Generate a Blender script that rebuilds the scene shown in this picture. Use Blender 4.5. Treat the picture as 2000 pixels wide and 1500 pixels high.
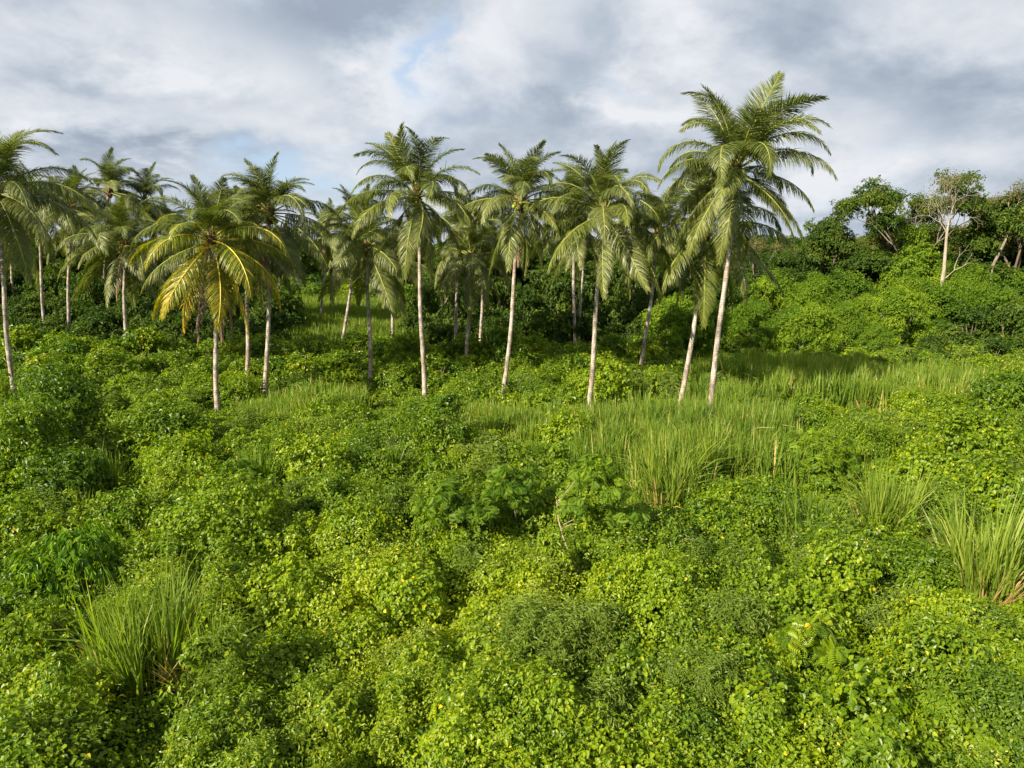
import bpy, math, random
import numpy as np
from math import radians, sin, cos, tan, pi, exp
for o in list(bpy.data.objects): bpy.data.objects.remove(o)
S = bpy.context.scene; C = S.collection
# ------------------------------------------------------------------ camera
CAM_H, PITCH, F = 10.5, radians(11.5), 1333.0
cd = bpy.data.cameras.new('camera'); cam = bpy.data.objects.new('camera', cd); C.objects.link(cam)
cd.sensor_width = 36; cd.lens = 24.0; cd.clip_end = 6000; cd.clip_start = 0.1
cam.location = (0, 0, CAM_H); cam.rotation_euler = (radians(90) - PITCH, 0, 0); S.camera = cam
# ------------------------------------------------------------------ sun and sky
SUN_EL, SUN_AZ = radians(32), radians(226)          # azimuth clockwise from +Y: behind the camera, to its left
ld = bpy.data.lights.new('sun', 'SUN'); ld.energy = 4.8; ld.angle = radians(0.6); ld.color = (1.0, 0.89, 0.70)
sun = bpy.data.objects.new('sun', ld); C.objects.link(sun)
sd = np.array([sin(SUN_AZ) * cos(SUN_EL), cos(SUN_AZ) * cos(SUN_EL), sin(SUN_EL)])
from mathutils import Vector
sun.rotation_euler = Vector(sd).to_track_quat('Z', 'Y').to_euler()
S.view_settings.view_transform = 'Standard'; S.view_settings.look = 'None'
EXPO = 1.3
S.view_settings.exposure = EXPO; S.view_settings.gamma = 1
S.cycles.max_bounces = 7; S.cycles.diffuse_bounces = 3; S.cycles.glossy_bounces = 2
S.cycles.transmission_bounces = 4; S.cycles.transparent_max_bounces = 4
S.cycles.use_adaptive_sampling = True; S.cycles.adaptive_threshold = 0.02

def pix_dir(px, py):
    u = (px - 1000) / F; v = (750 - py) / F
    return np.array([u, cos(PITCH) + v * sin(PITCH), -sin(PITCH) + v * cos(PITCH)])
def at(px, py, z):
    d = pix_dir(px, py); return np.array([0, 0, CAM_H]) + d * ((z - CAM_H) / d[2])
def at_y(px, py, y):
    d = pix_dir(px, py); return np.array([0, 0, CAM_H]) + d * (y / d[1])

W = bpy.data.worlds.new('World'); S.world = W; W.use_nodes = True
nt = W.node_tree; nt.nodes.clear()
def wn(t, **k):
    n = nt.nodes.new(t)
    for a, b in k.items(): setattr(n, a, b)
    return n
def wm(op, a, b=None, c=None):
    n = wn('ShaderNodeMath', operation=op)
    for i, v in enumerate((a, b, c)):
        if v is None: continue
        if isinstance(v, (int, float)): n.inputs[i].default_value = v
        else: nt.links.new(v, n.inputs[i])
    return n.outputs[0]
sky = wn('ShaderNodeTexSky', sky_type='NISHITA', sun_disc=False, sun_elevation=SUN_EL, sun_rotation=SUN_AZ)
tc = wn('ShaderNodeTexCoord'); sx = wn('ShaderNodeSeparateXYZ'); nt.links.new(tc.outputs['Generated'], sx.inputs[0])
X, Y, Z = sx.outputs
zc = wm('ADD', wm('MAXIMUM', Z, 0.0), 0.42)
cb = wn('ShaderNodeCombineXYZ'); nt.links.new(wm('DIVIDE', X, zc), cb.inputs[0]); nt.links.new(wm('DIVIDE', Y, zc), cb.inputs[1])
def wnoise(scale, detail, rough, off, dist=0.0):
    mp = wn('ShaderNodeMapping'); mp.inputs['Location'].default_value = off
    nt.links.new(cb.outputs[0], mp.inputs[0])
    n = wn('ShaderNodeTexNoise'); n.inputs['Scale'].default_value = scale; n.inputs['Detail'].default_value = detail
    n.inputs['Roughness'].default_value = rough; n.inputs['Distortion'].default_value = dist
    nt.links.new(mp.outputs[0], n.inputs[0]); return n.outputs[0]
n1 = wnoise(2.5, 10, 0.57, (3.1, 1.7, 0.3), 0.25)
n2 = wnoise(1.5, 7, 0.55, (7.4, 2.2, 4.0), 0.2)
n3 = wnoise(4.6, 6, 0.6, (1.4, 5.2, 2.0))
# position of the large cloud masses, as directions (east of north, height)
yy = wm('MAXIMUM', Y, 0.08)
gx = wm('ADD', wm('DIVIDE', X, yy), wm('MULTIPLY', wm('SUBTRACT', n3, 0.5), 0.35))
gz = wm('ADD', wm('DIVIDE', Z, yy), wm('MULTIPLY', wm('SUBTRACT', n1, 0.5), 0.22))
def blob(px, py, rx, ry):
    d = pix_dir(px, py); cx, cz = d[0] / d[1], d[2] / d[1]
    a = wm('POWER', wm('ABSOLUTE', wm('DIVIDE', wm('SUBTRACT', gx, cx), rx / F)), 2.0)
    b = wm('POWER', wm('ABSOLUTE', wm('DIVIDE', wm('SUBTRACT', gz, cz), ry / F)), 2.0)
    return wm('EXPONENT', wm('MULTIPLY', wm('ADD', a, b), -1.0))
def total(lst):
    r = None
    for (px, py, rx, ry, w) in lst:
        t = wm('MULTIPLY', blob(px, py, rx, ry), w); r = t if r is None else wm('ADD', r, t)
    return r
light = total([(330, 110, 230, 60, .30), (150, 235, 160, 28, .24), (330, 290, 170, 35, .20), (770, 150, 120, 95, .30), (960, 70, 110, 80, .30),
               (960, 190, 130, 60, .16), (1270, 215, 150, 28, .32), (1650, 300, 110, 110, .22), (1750, 60, 300, 60, .13), (1900, 330, 160, 40, .25),
               (560, 270, 120, 40, .15), (1640, 400, 200, 60, .15),
               (60, 130, 130, 90, -.26), (260, 320, 210, 22, -.26), (640, 100, 110, 100, -.24), (560, 30, 200, 60, -.22), (90, 290, 110, 30, -.14),
               (1200, 90, 110, 70, -.20), (1120, 170, 60, 70, -.10), (1800, 190, 260, 60, -.22), (1560, 90, 90, 60, -.08), (1060, 240, 90, 40, -.14)])
blue = total([(600, 350, 150, 36, .5), (850, 130, 34, 60, .50), (770, 300, 60, 30, .25), (470, 350, 200, 25, .3), (1240, 150, 40, 25, .2),
              (1500, 420, 400, 40, .25)])
shade = wm('ADD', wm('ADD', wm('MULTIPLY', wm('SUBTRACT', n1, 0.5), 1.8), wm('MULTIPLY', wm('SUBTRACT', n3, 0.5), 1.1)), wm('ADD', light, 0.57))
rp = wn('ShaderNodeValToRGB'); cr = rp.color_ramp
SK = 1 / 0.1 / 2 ** EXPO
def sc3(c): return tuple(v * SK for v in c) + (1,)
cr.elements[0].position = 0.12; cr.elements[0].color = sc3((.36, .42, .515))
cr.elements[1].position = 0.92; cr.elements[1].color = sc3((.84, .86, .90))
e = cr.elements.new(0.40); e.color = sc3((.50, .565, .655))
e = cr.elements.new(0.62); e.color = sc3((.645, .695, .765))
nt.links.new(shade, rp.inputs[0])
cov = wm('SUBTRACT', 1.06, wm('MULTIPLY', wm('ADD', blue, wm('MULTIPLY', wm('SUBTRACT', n2, 0.52), 0.9)), 1.45)); 
cl = wn('ShaderNodeClamp'); nt.links.new(cov, cl.inputs[0]); cl.inputs[1].default_value = 0.15
bs = wn('ShaderNodeMix', data_type='RGBA'); bs.inputs[0].default_value = 0.8
nt.links.new(sky.outputs[0], bs.inputs[6]); bs.inputs[7].default_value = sc3((.46, .60, .80))
mx = wn('ShaderNodeMix', data_type='RGBA')
nt.links.new(cl.outputs[0], mx.inputs[0]); nt.links.new(bs.outputs[2], mx.inputs[6]); nt.links.new(rp.outputs[0], mx.inputs[7])
bg = wn('ShaderNodeBackground'); bg.inputs[1].default_value = 0.1
out = wn('ShaderNodeOutputWorld'); nt.links.new(mx.outputs[2], bg.inputs[0]); nt.links.new(bg.outputs[0], out.inputs[0])

# ------------------------------------------------------------------ materials
def material(name):
    m = bpy.data.materials.new(name); m.use_nodes = True; t = m.node_tree; t.nodes.clear(); return m, t
def leaf_mat(name, stops, trans=0.34, rough=0.42, spec=0.35, back=1.25):
    """stops: (position, colour) along each leaf's own 'tint' value"""
    m, t = material(name); N = t.nodes.new; L = t.links.new
    a = N('ShaderNodeAttribute'); a.attribute_name = 'tint'
    r = N('ShaderNodeValToRGB'); e = r.color_ramp.elements
    e[0].position, e[0].color = stops[0][0], (*stops[0][1], 1)
    e[1].position, e[1].color = stops[-1][0], (*stops[-1][1], 1)
    for p, c in stops[1:-1]:
        k = e.new(p); k.color = (*c, 1)
    L(a.outputs['Fac'], r.inputs[0])
    p = N('ShaderNodeBsdfPrincipled'); p.inputs['Roughness'].default_value = rough; p.inputs['Specular IOR Level'].default_value = spec
    L(r.outputs[0], p.inputs['Base Color'])
    tr = N('ShaderNodeBsdfTranslucent')
    mu = N('ShaderNodeMix'); mu.data_type = 'RGBA'; mu.blend_type = 'MULTIPLY'; mu.inputs[0].default_value = 1
    L(r.outputs[0], mu.inputs[6]); mu.inputs[7].default_value = (1.55 * back, 1.65 * back, 0.38, 1); L(mu.outputs[2], tr.inputs[0])
    mi = N('ShaderNodeMixShader'); mi.inputs[0].default_value = trans
    L(p.outputs[0], mi.inputs[1]); L(tr.outputs[0], mi.inputs[2])
    o = N('ShaderNodeOutputMaterial'); L(mi.outputs[0], o.inputs[0]); return m
def noise_mat(name, c1, c2, scale, rough=0.85, stretch=(1, 1, 1), bump=0.0, rings=None):
    m, t = material(name); N = t.nodes.new; L = t.links.new
    tcn = N('ShaderNodeTexCoord'); mp = N('ShaderNodeMapping'); mp.inputs['Scale'].default_value = stretch
    L(tcn.outputs['Object'], mp.inputs[0])
    n = N('ShaderNodeTexNoise'); n.inputs['Scale'].default_value = scale; n.inputs['Detail'].default_value = 6; L(mp.outputs[0], n.inputs[0])
    r = N('ShaderNodeValToRGB'); r.color_ramp.elements[0].position = .36; r.color_ramp.elements[1].position = .64
    r.color_ramp.elements[0].color = (*c1, 1); r.color_ramp.elements[1].color = (*c2, 1); L(n.outputs[0], r.inputs[0])
    p = N('ShaderNodeBsdfPrincipled'); p.inputs['Roughness'].default_value = rough; p.inputs['Specular IOR Level'].default_value = .2
    col = r.outputs[0]
    if rings:
        wv = N('ShaderNodeTexWave'); wv.wave_type = 'BANDS'; wv.bands_direction = 'Z'; wv.inputs['Scale'].default_value = rings
        wv.inputs['Distortion'].default_value = 3.5; wv.inputs['Detail'].default_value = 3; wv.inputs['Detail Scale'].default_value = 1.2
        L(tcn.outputs['Object'], wv.inputs[0])
        rr = N('ShaderNodeValToRGB'); rr.color_ramp.elements[0].position = .05; rr.color_ramp.elements[1].position = .4
        rr.color_ramp.elements[0].color = (.72, .69, .66, 1); rr.color_ramp.elements[1].color = (1, 1, 1, 1); L(wv.outputs[0], rr.inputs[0])
        n5 = N('ShaderNodeTexNoise'); n5.inputs['Scale'].default_value = .55; n5.inputs['Detail'].default_value = 3; L(tcn.outputs['Object'], n5.inputs[0])
        r5 = N('ShaderNodeValToRGB'); r5.color_ramp.elements[0].position = .38; r5.color_ramp.elements[1].position = .6
        r5.color_ramp.elements[0].color = (1.0, .87, .78, 1); r5.color_ramp.elements[1].color = (1, 1, 1, 1); L(n5.outputs[0], r5.inputs[0])
        n6 = N('ShaderNodeTexNoise'); n6.inputs['Scale'].default_value = 2.2; n6.inputs['Detail'].default_value = 5; L(tcn.outputs['Object'], n6.inputs[0])
        r6 = N('ShaderNodeValToRGB'); r6.color_ramp.elements[0].position = .36; r6.color_ramp.elements[1].position = .56
        r6.color_ramp.elements[0].color = (.50, .50, .47, 1); r6.color_ramp.elements[1].color = (1, 1, 1, 1); L(n6.outputs[0], r6.inputs[0])
        for o_ in (rr.outputs[0], r5.outputs[0], r6.outputs[0]):
            mu = N('ShaderNodeMix'); mu.data_type = 'RGBA'; mu.blend_type = 'MULTIPLY'; mu.inputs[0].default_value = 1
            L(col, mu.inputs[6]); L(o_, mu.inputs[7]); col = mu.outputs[2]
    L(col, p.inputs['Base Color'])
    if bump:
        b = N('ShaderNodeBump'); b.inputs['Strength'].default_value = bump; b.inputs['Distance'].default_value = .05
        L(n.outputs[0], b.inputs['Height']); L(b.outputs[0], p.inputs['Normal'])
    o = N('ShaderNodeOutputMaterial'); L(p.outputs[0], o.inputs[0]); return m
M = {}
M['vine'] = leaf_mat('vine_leaf', [(0, (0.055, 0.110, 0.005)), (.4, (0.140, 0.220, 0.006)), (.7, (0.237, 0.306, 0.008)), (.93, (0.344, 0.374, 0.011)), (1, (0.620, 0.464, 0.023))], .38)
M['creeper'] = leaf_mat('creeper_leaf', [(0, (0.038, 0.090, 0.007)), (.5, (0.109, 0.181, 0.009)), (.85, (0.239, 0.284, 0.018)), (.96, (0.481, 0.440, 0.089)), (1, (0.620, 0.491, 0.089))], .34)
M['shrub'] = leaf_mat('shrub_leaf', [(0, (0.039, 0.090, 0.004)), (.5, (0.122, 0.202, 0.007)), (.85, (0.244, 0.300, 0.010)), (1, (0.472, 0.424, 0.023))], .35)
M['weed'] = leaf_mat('weed_leaf', [(0, (.060, .110, .014)), (.5, (.150, .215, .030)), (.85, (.230, .290, .050)), (1, (.34, .33, .10))], .36)
M['glossy'] = leaf_mat('glossy_leaf', [(0, (0.023, 0.074, 0.005)), (.6, (0.073, 0.160, 0.009)), (1, (0.168, 0.268, 0.014))], .28, .42, .3)
M['feather'] = leaf_mat('feathery_leaf', [(0, (0.043, 0.100, 0.008)), (.5, (0.123, 0.205, 0.012)), (1, (0.239, 0.309, 0.017))], .38, .55, .2)
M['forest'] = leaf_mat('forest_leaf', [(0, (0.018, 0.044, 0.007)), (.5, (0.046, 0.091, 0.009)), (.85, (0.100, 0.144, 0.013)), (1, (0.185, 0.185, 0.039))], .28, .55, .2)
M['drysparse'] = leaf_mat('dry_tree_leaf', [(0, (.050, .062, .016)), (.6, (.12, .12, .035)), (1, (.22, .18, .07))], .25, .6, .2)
M['grass'] = leaf_mat('grass_blade', [(0, (0.061, 0.125, 0.014)), (.5, (0.149, 0.220, 0.026)), (.8, (0.248, 0.300, 0.046)), (.93, (0.363, 0.360, 0.090)), (1, (0.572, 0.390, 0.180))], .38, .45, .3)
M['meadow'] = leaf_mat('meadow_blade', [(0, (0.060, 0.110, 0.011)), (1, (0.171, 0.219, 0.024))], .34, .5, .2)
M['palm'] = leaf_mat('palm_leaflet', [(0, (.052, .080, .018)), (.5, (.128, .155, .030)), (1, (.230, .240, .048))], .32, .42, .38, 1.0)
M['palm_old'] = leaf_mat('old_palm_leaflet', [(0, (.070, .095, .026)), (.5, (.135, .160, .042)), (1, (.24, .24, .06))], .30, .40, .45, 1.0)
M['palm_yellow'] = leaf_mat('yellow_palm_leaflet', [(0, (.110, .155, .020)), (.3, (.190, .225, .020)), (.55, (.340, .310, .020)), (.8, (.54, .36, .02)), (1, (.62, .28, .03))], .32, .40, .4, 1.0)
M['palm_dead'] = leaf_mat('dead_palm_leaflet', [(0, (.10, .068, .048)), (.6, (.20, .14, .10)), (1, (.34, .23, .15))], .12, .8, .1, .7)
M['rachis'] = noise_mat('frond_rib', (.17, .21, .04), (.30, .31, .06), 4, .45)
M['rachis_yellow'] = noise_mat('yellow_frond_rib', (.52, .40, .04), (.62, .46, .05), 4, .45)
M['rachis_dead'] = noise_mat('dead_frond_rib', (.22, .15, .09), (.34, .24, .15), 4, .8)
M['trunk'] = noise_mat('palm_bark', (.27, .24, .21), (.52, .475, .43), 9, .9, (1, 1, .35), .5, 2.3)
M['bark'] = noise_mat('tree_bark', (.09, .07, .05), (.18, .145, .105), 6, .9, (1, 1, .3), .4)
M['palebark'] = noise_mat('pale_bark', (.24, .20, .15), (.42, .37, .30), 4, .9, (1, 1, .3), .4)
M['greybark'] = noise_mat('grey_bark', (.13, .105, .08), (.27, .23, .18), 4, .9, (1, 1, .3), .4)
M['stick'] = noise_mat('dry_stick', (.30, .22, .14), (.50, .40, .28), 8, .9)
M['fibre'] = noise_mat('palm_fibre', (.10, .065, .035), (.23, .155, .08), 14, .95, (1, 1, .4), .6)
M['coconut'] = noise_mat('coconut_husk', (.20, .26, .035), (.36, .36, .05), 5, .45)
M['coconut_y'] = noise_mat('yellow_coconut_husk', (.55, .33, .03), (.64, .42, .06), 5, .4)
M['spathe'] = noise_mat('flower_stalk', (.42, .26, .06), (.56, .38, .10), 9, .7)
M['stone'] = noise_mat('weathered_grey', (.10, .095, .095), (.20, .19, .19), 7, .95, (1, 1, 1), .5)
M['ground'] = noise_mat('undergrowth_floor', (.014, .034, .005), (.038, .060, .010), .9, 1.0)
M['ground'].node_tree.nodes['Principled BSDF'].inputs['Specular IOR Level'].default_value = 0

# ------------------------------------------------------------------ mesh helpers
def nrm(v): return v / np.maximum(np.linalg.norm(v, axis=-1, keepdims=True), 1e-9)
class Mesh:
    """collects quads and triangles (same-size arrays), each face with a tint and a material slot"""
    def __init__(s): s.v = []; s.q = []; s.t = []; s.qt = []; s.tt = []; s.qm = []; s.tm = []; s.n = 0; s.smooth = []
    def quads(s, v, f, tint=0.5, mat=0):
        v = np.asarray(v, float).reshape(-1, 3); f = np.asarray(f, int).reshape(-1, 4)
        s.v.append(v); s.q.append(f + s.n); s.n += len(v)
        s.qt.append(np.broadcast_to(np.asarray(tint, float), (len(f),))); s.qm.append(np.full(len(f), mat))
    def tris(s, v, f, tint=0.5, mat=0):
        v = np.asarray(v, float).reshape(-1, 3); f = np.asarray(f, int).reshape(-1, 3)
        s.v.append(v); s.t.append(f + s.n); s.n += len(v)
        s.tt.append(np.broadcast_to(np.asarray(tint, float), (len(f),))); s.tm.append(np.full(len(f), mat))
    def data(s, name, mats, smooth=False):
        me = bpy.data.meshes.new(name)
        V = np.concatenate(s.v); Q = np.concatenate(s.q) if s.q else np.zeros((0, 4), int); T = np.concatenate(s.t) if s.t else np.zeros((0, 3), int)
        me.vertices.add(len(V)); me.vertices.foreach_set('co', V.astype(np.float32).ravel())
        li = np.concatenate([Q.ravel(), T.ravel()]).astype(np.int32); me.loops.add(len(li)); me.loops.foreach_set('vertex_index', li)
        st = np.concatenate([np.arange(len(Q)) * 4, len(Q) * 4 + np.arange(len(T)) * 3]).astype(np.int32)
        me.polygons.add(len(st)); me.polygons.foreach_set('loop_start', st)
        mi = np.concatenate(s.qm + s.tm).astype(np.int32); me.polygons.foreach_set('material_index', mi)
        if smooth: me.polygons.foreach_set('use_smooth', np.ones(len(st), bool))
        else: me.polygons.foreach_set('use_smooth', np.zeros(len(st), bool))
        a = me.attributes.new('tint', 'FLOAT', 'FACE'); a.data.foreach_set('value', np.concatenate(s.qt + s.tt).astype(np.float32))
        for m in mats: me.materials.append(m)
        me.update(calc_edges=True); return me
def link(name, me, parent=None):
    o = bpy.data.objects.new(name, me); C.objects.link(o)
    if parent is not None: o.parent = parent
    return o
def tag(o, label=None, cat=None, group=None, kind=None):
    for k, v in (('label', label), ('category', cat), ('group', group), ('kind', kind)):
        if v: o[k] = v
    return o
def empty(name, loc, rz=0, sc=1.0):
    o = bpy.data.objects.new(name, None); C.objects.link(o); o.location = loc; o.rotation_euler = (0, 0, rz)
    o.scale = (sc,) * 3 if isinstance(sc, (int, float)) else sc
    o.empty_display_size = .3; return o
def tube(m, P, R, sides=6, mat=0, cap=True):
    P = np.asarray(P, float); R = np.asarray(R, float); n = len(P)
    T = np.gradient(P, axis=0); T = nrm(T); ref = np.array([0.31, .95, .05]) if abs(T[0][1]) < .8 else np.array([1., 0, 0])
    A = nrm(np.cross(T, ref)); B = np.cross(T, A); a = np.linspace(0, 2 * pi, sides, endpoint=False)
    V = P[:, None] + R[:, None, None] * (np.cos(a)[None, :, None] * A[:, None] + np.sin(a)[None, :, None] * B[:, None])
    i = np.arange(n - 1)[:, None]; j = np.arange(sides)[None]; k = (j + 1) % sides
    f = np.stack([i * sides + j, i * sides + k, (i + 1) * sides + k, (i + 1) * sides + j], -1)
    m.quads(V, f, .5, mat)
def strips(m, P, Wd, tint, mat=0):
    """P centre lines (N,S,3), Wd half widths (N,S,3)"""
    N, K = P.shape[:2]; V = np.stack([P - Wd, P + Wd], 2)
    b = (np.arange(N) * K * 2)[:, None]; i = np.arange(K - 1)[None] * 2
    f = np.stack([b + i, b + i + 1, b + i + 3, b + i + 2], -1)
    m.quads(V, f, np.repeat(np.broadcast_to(tint, (N,)), K - 1), mat)
HEART = (np.array([(0, 0, 0), (.16, .44, .10), (.60, .36, .03), (1, 0, -.16), (.60, -.36, .03), (.16, -.44, .10)]), [(0, 3, 2, 1), (0, 5, 4, 3)], 4)
LANCE = (np.array([(0, 0, 0), (.42, .5, .10), (1, 0, -.20), (.42, -.5, .10)]), [(0, 2, 1), (0, 3, 2)], 3)
def _pinnate():
    v = []; f = []
    for k in range(8):
        x = .1 + .11 * k; ln = .42 * sin(pi * (.2 + .75 * k / 8)) + .08
        for s in (1, -1):
            b = len(v); v += [(x, 0, -.25 * x * x), (x + .10, s * ln * .5, .03 - .25 * x * x), (x + .12, s * ln, -.09 - .25 * x * x), (x - .02, s * ln * .55, .01 - .25 * x * x)]
            f.append((b, b + 1, b + 2, b + 3))
    return (np.array(v), f, 4)
PINNATE = _pinnate()
def leaves(m, P, Nn, size, wr, tmpl, rng, tint, mat=0, hang=.6, spread=.8):
    N = len(P)
    if N == 0: return
    down = np.zeros((N, 3)); down[:, 2] = -hang
    t = down + rng.normal(0, spread, (N, 3)) * .6 + Nn * .12
    n = nrm(Nn); t = nrm(t - (t * n).sum(1, keepdims=True) * n * .92); b = nrm(np.cross(n, t)); n = np.cross(t, b)
    sz = size * rng.uniform(.62, 1.3, N) if np.isscalar(size) else size
    tv, tf, k = tmpl
    V = P[:, None] + sz[:, None, None] * (tv[None, :, 0:1] * t[:, None] + tv[None, :, 1:2] * wr * b[:, None] + tv[None, :, 2:3] * n[:, None])
    f = np.asarray(tf)[None] + (np.arange(N) * len(tv))[:, None, None]
    tt = np.repeat(tint, len(tf))
    (m.quads if k == 4 else m.tris)(V, f, tt, mat)
# smooth 3-D value noise
_g = np.random.default_rng(5).random(4096)
def vnoise(p):
    p = np.asarray(p, float); i = np.floor(p).astype(np.int64); f = p - i; f = f * f * (3 - 2 * f); r = 0
    for dx in (0, 1):
        for dy in (0, 1):
            for dz in (0, 1):
                h = ((i[..., 0] + dx) * 73856093 ^ (i[..., 1] + dy) * 19349663 ^ (i[..., 2] + dz) * 83492791) & 4095
                w = (f[..., 0] if dx else 1 - f[..., 0]) * (f[..., 1] if dy else 1 - f[..., 1]) * (f[..., 2] if dz else 1 - f[..., 2])
                r = r + _g[h] * w
    return r
def fbm(p, o=3):
    a = .5; r = 0; t = 0; p = np.asarray(p, float)
    for k in range(o): r = r + a * vnoise(p * 2 ** k + 11.3 * k); t += a; a *= .5
    return r / t
def p3(x, y, z=0.0): return np.stack([np.asarray(x, float), np.asarray(y, float), np.full(np.shape(x), z)], -1)
def floor_z(x, y): return .22 + .75 * fbm(p3(np.asarray(x) * .3, np.asarray(y) * .3, 3.3), 3)   # top of the low ground cover
def lobe(c, r, n, rng, flat=1.0, low=-.25, lump=.30, shell=.22, seed=0.0, sprig=None):
    """n leaf spots in small sprigs on and just under the surface of a lumpy, ragged mass"""
    G = 7; nc = max(3, int(n / G)); d = nrm(rng.normal(0, 1, (int(nc * 2.1) + 12, 3))); d = d[d[:, 2] > low + rng.uniform(-.15, .15, len(d))][:nc]
    q = d * 2.1 + np.asarray(c) * 1.37 + seed; r = np.asarray(r, float) * np.ones(3) * np.array([1, 1, flat])
    k = 1 + lump * (vnoise(q) - .5) * 2 + lump * .7 * (vnoise(q * 2.9) - .5) * 2
    dep = 1 - shell * rng.random(len(d)) ** 1.6; P0 = np.asarray(c) + d * r * (k * dep)[:, None]; N0 = nrm(d / (r / r.max()))
    ax = nrm(N0 * .8 + np.array([0, 0, .35]) + rng.normal(0, .45, N0.shape)); sp = sprig if sprig else min(.30, .22 * r[0] + .05)
    u = rng.random((len(d), G)) ** 1.2; P = (P0[:, None] + ax[:, None] * (u * sp)[..., None] + rng.normal(0, sp * .26, (len(d), G, 3)) - np.array([0, 0, .35]) * (u ** 2 * sp)[..., None]).reshape(-1, 3)
    N = np.repeat(N0, G, 0); N = nrm(N * .62 + np.array([0, 0, .5]) + rng.normal(0, .42, N.shape)); return P, N

# ------------------------------------------------------------------ ground
m = Mesh(); gx_ = np.concatenate([np.linspace(-1600, -90, 10), np.linspace(-80, 80, 81), np.linspace(90, 1600, 10)])
gy_ = np.concatenate([np.linspace(-400, -10, 5), np.linspace(-6, 140, 74), np.linspace(150, 2500, 14)])
GX, GY = np.meshgrid(gx_, gy_); wgt = np.clip((150 - GY) / 60, 0, 1) * np.clip((100 - abs(GX)) / 30, 0, 1)
GZ = (floor_z(GX, GY) - .28) * wgt
ny, nx = GX.shape; ii = (np.arange(ny - 1)[:, None] * nx + np.arange(nx - 1)[None])
m.quads(np.stack([GX, GY, GZ], -1), np.stack([ii, ii + 1, ii + nx + 1, ii + nx], -1))
tag(link('ground', m.data('ground', [M['ground']], True)), kind='structure')

# ------------------------------------------------------------------ low ground cover (nobody could count it)
rng = np.random.default_rng(11)
GRASS_AREAS = []   # discs (x, y, r) where tall grass grows instead of vines
def ga(px, py, r): p = at(px, py, .6); GRASS_AREAS.append((p[0], p[1], r))
for a in ((1290, 925, 3.2), (1410, 905, 3.6), (1220, 880, 2.2), (1340, 860, 4.0), (1240, 930, 2.4), (1450, 860, 3), (960, 850, 3.0), (1070, 850, 2.6), (1140, 860, 2.8),
          (560, 820, 2.6), (640, 800, 2.2), (1650, 770, 5), (1760, 775, 5), (1850, 780, 4), (1480, 745, 4), (1560, 750, 4), (1420, 800, 2.5), (290, 1275, 1.0), (1900, 1130, 1.0), (1720, 1010, 1.2), (1560, 1030, 1.1)): ga(*a)
GA = np.array(GRASS_AREAS)
CLUMPS = [(270, 1330, 200, 250, 'largest tall grass clump at lower left, beside the drooping dark-leaved bush', .09, .5, 1.1),
          (395, 1330, 130, 150, 'half-dry straw-coloured grass clump just right of the largest clump', .35, .6, .7),
          (1912, 1180, 180, 130, 'tall upright grass clump with brown base near the right edge', .12, .62, 1.2),
          (1565, 1075, 120, 140, 'grey-green broad-bladed grass clump left of the tallest right-hand bush', .04, .25, 1.1),
          (1715, 1065, 150, 150, 'fanned yellow-green grass clump right of the grey-green clump', .06, .6, 1.1),
          (1740, 1215, 70, 70, 'small low grass tuft below the bush of big vine leaves', .05, .4, .6),
          (1285, 985, 150, 200, 'long fountain of pale grass left of the tallest palm foot', .06, .62, 1.2),
          (1400, 950, 130, 170, 'pale feathery grass clump below the tallest palm', .05, .6, 1.1),
          (500, 960, 90, 130, 'grey-green grass clump above the round vine bush at left', .04, .35, .9),
          (430, 940, 60, 50, 'thin small grass tuft left of the grey-green clump', .04, .35, .6),
          (215, 975, 90, 80, 'sparse grass clump among the shrubs at far left', .04, .5, .7),
          (165, 1010, 60, 60, 'lowest small tuft of grass above the drooping dark-leaved bush', .04, .5, .6),
          (770, 935, 85, 70, 'narrow upright grass clump in front of the tall straight palm', .03, .3, .8),
          (560, 840, 55, 110, 'low wide grass clump at the foot of the darker-trunked palm', .03, .45, .9),
          (1205, 850, 50, 60, 'short dark grass tuft right of the leaning palm foot', .03, .3, .7),
          (950, 860, 60, 90, 'soft light grass clump in front of the two middle palms', .03, .5, .8),
          (1840, 810, 70, 120, 'yellowish tall grass clump at the foot of the thicket on the right', .05, .75, 1.0),
          (1690, 800, 60, 120, 'green tall grass clump at the foot of the thicket, left of the yellowish one', .05, .5, 1.0),
          (1500, 770, 50, 110, 'dark bluish grass clump right behind the tallest palm', .03, .2, 1.0)]
CLEAR = np.array([(*at(c[0], c[1], .4)[:2], .45 + .32 * c[3] * np.linalg.norm(at(c[0], c[1], .4) - [0, 0, CAM_H]) / F) for c in CLUMPS] + [(*(at(c[0], c[1] + 40, .4)[:2]), .6) for c in CLUMPS[:6]]
    + [(*at(px, py + k, .5)[:2], q) for (px, py) in ((425, 795), (520, 792), (828, 775), (983, 785), (724, 760), (482, 757), (1150, 805), (1328, 805), (1382, 835), (28, 775)) for k, q in ((0, 1.7), (24, 1.5), (48, 1.1))])
def near_clump(x, y): return (np.hypot(np.asarray(x)[..., None] - CLEAR[:, 0], np.asarray(y)[..., None] - CLEAR[:, 1]) < CLEAR[:, 2]).any(-1)
def in_grass(x, y, k=1.0):
    d = np.hypot(np.asarray(x)[..., None] - GA[:, 0], np.asarray(y)[..., None] - GA[:, 1]) < GA[:, 2] * k; return d.any(-1)
def halfw(y): return .82 * y + 3.5
def sample_ground(y0, y1, dens, rng):
    A = (halfw(y0) + halfw(y1)) * (y1 - y0); n = int(A * dens); y = rng.uniform(y0, y1, int(n * 1.6)); keep = rng.random(len(y)) < halfw(y) / halfw(y1)
    y = y[keep][:n]; x = rng.uniform(-1, 1, len(y)) * halfw(y); return x, y
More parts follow.
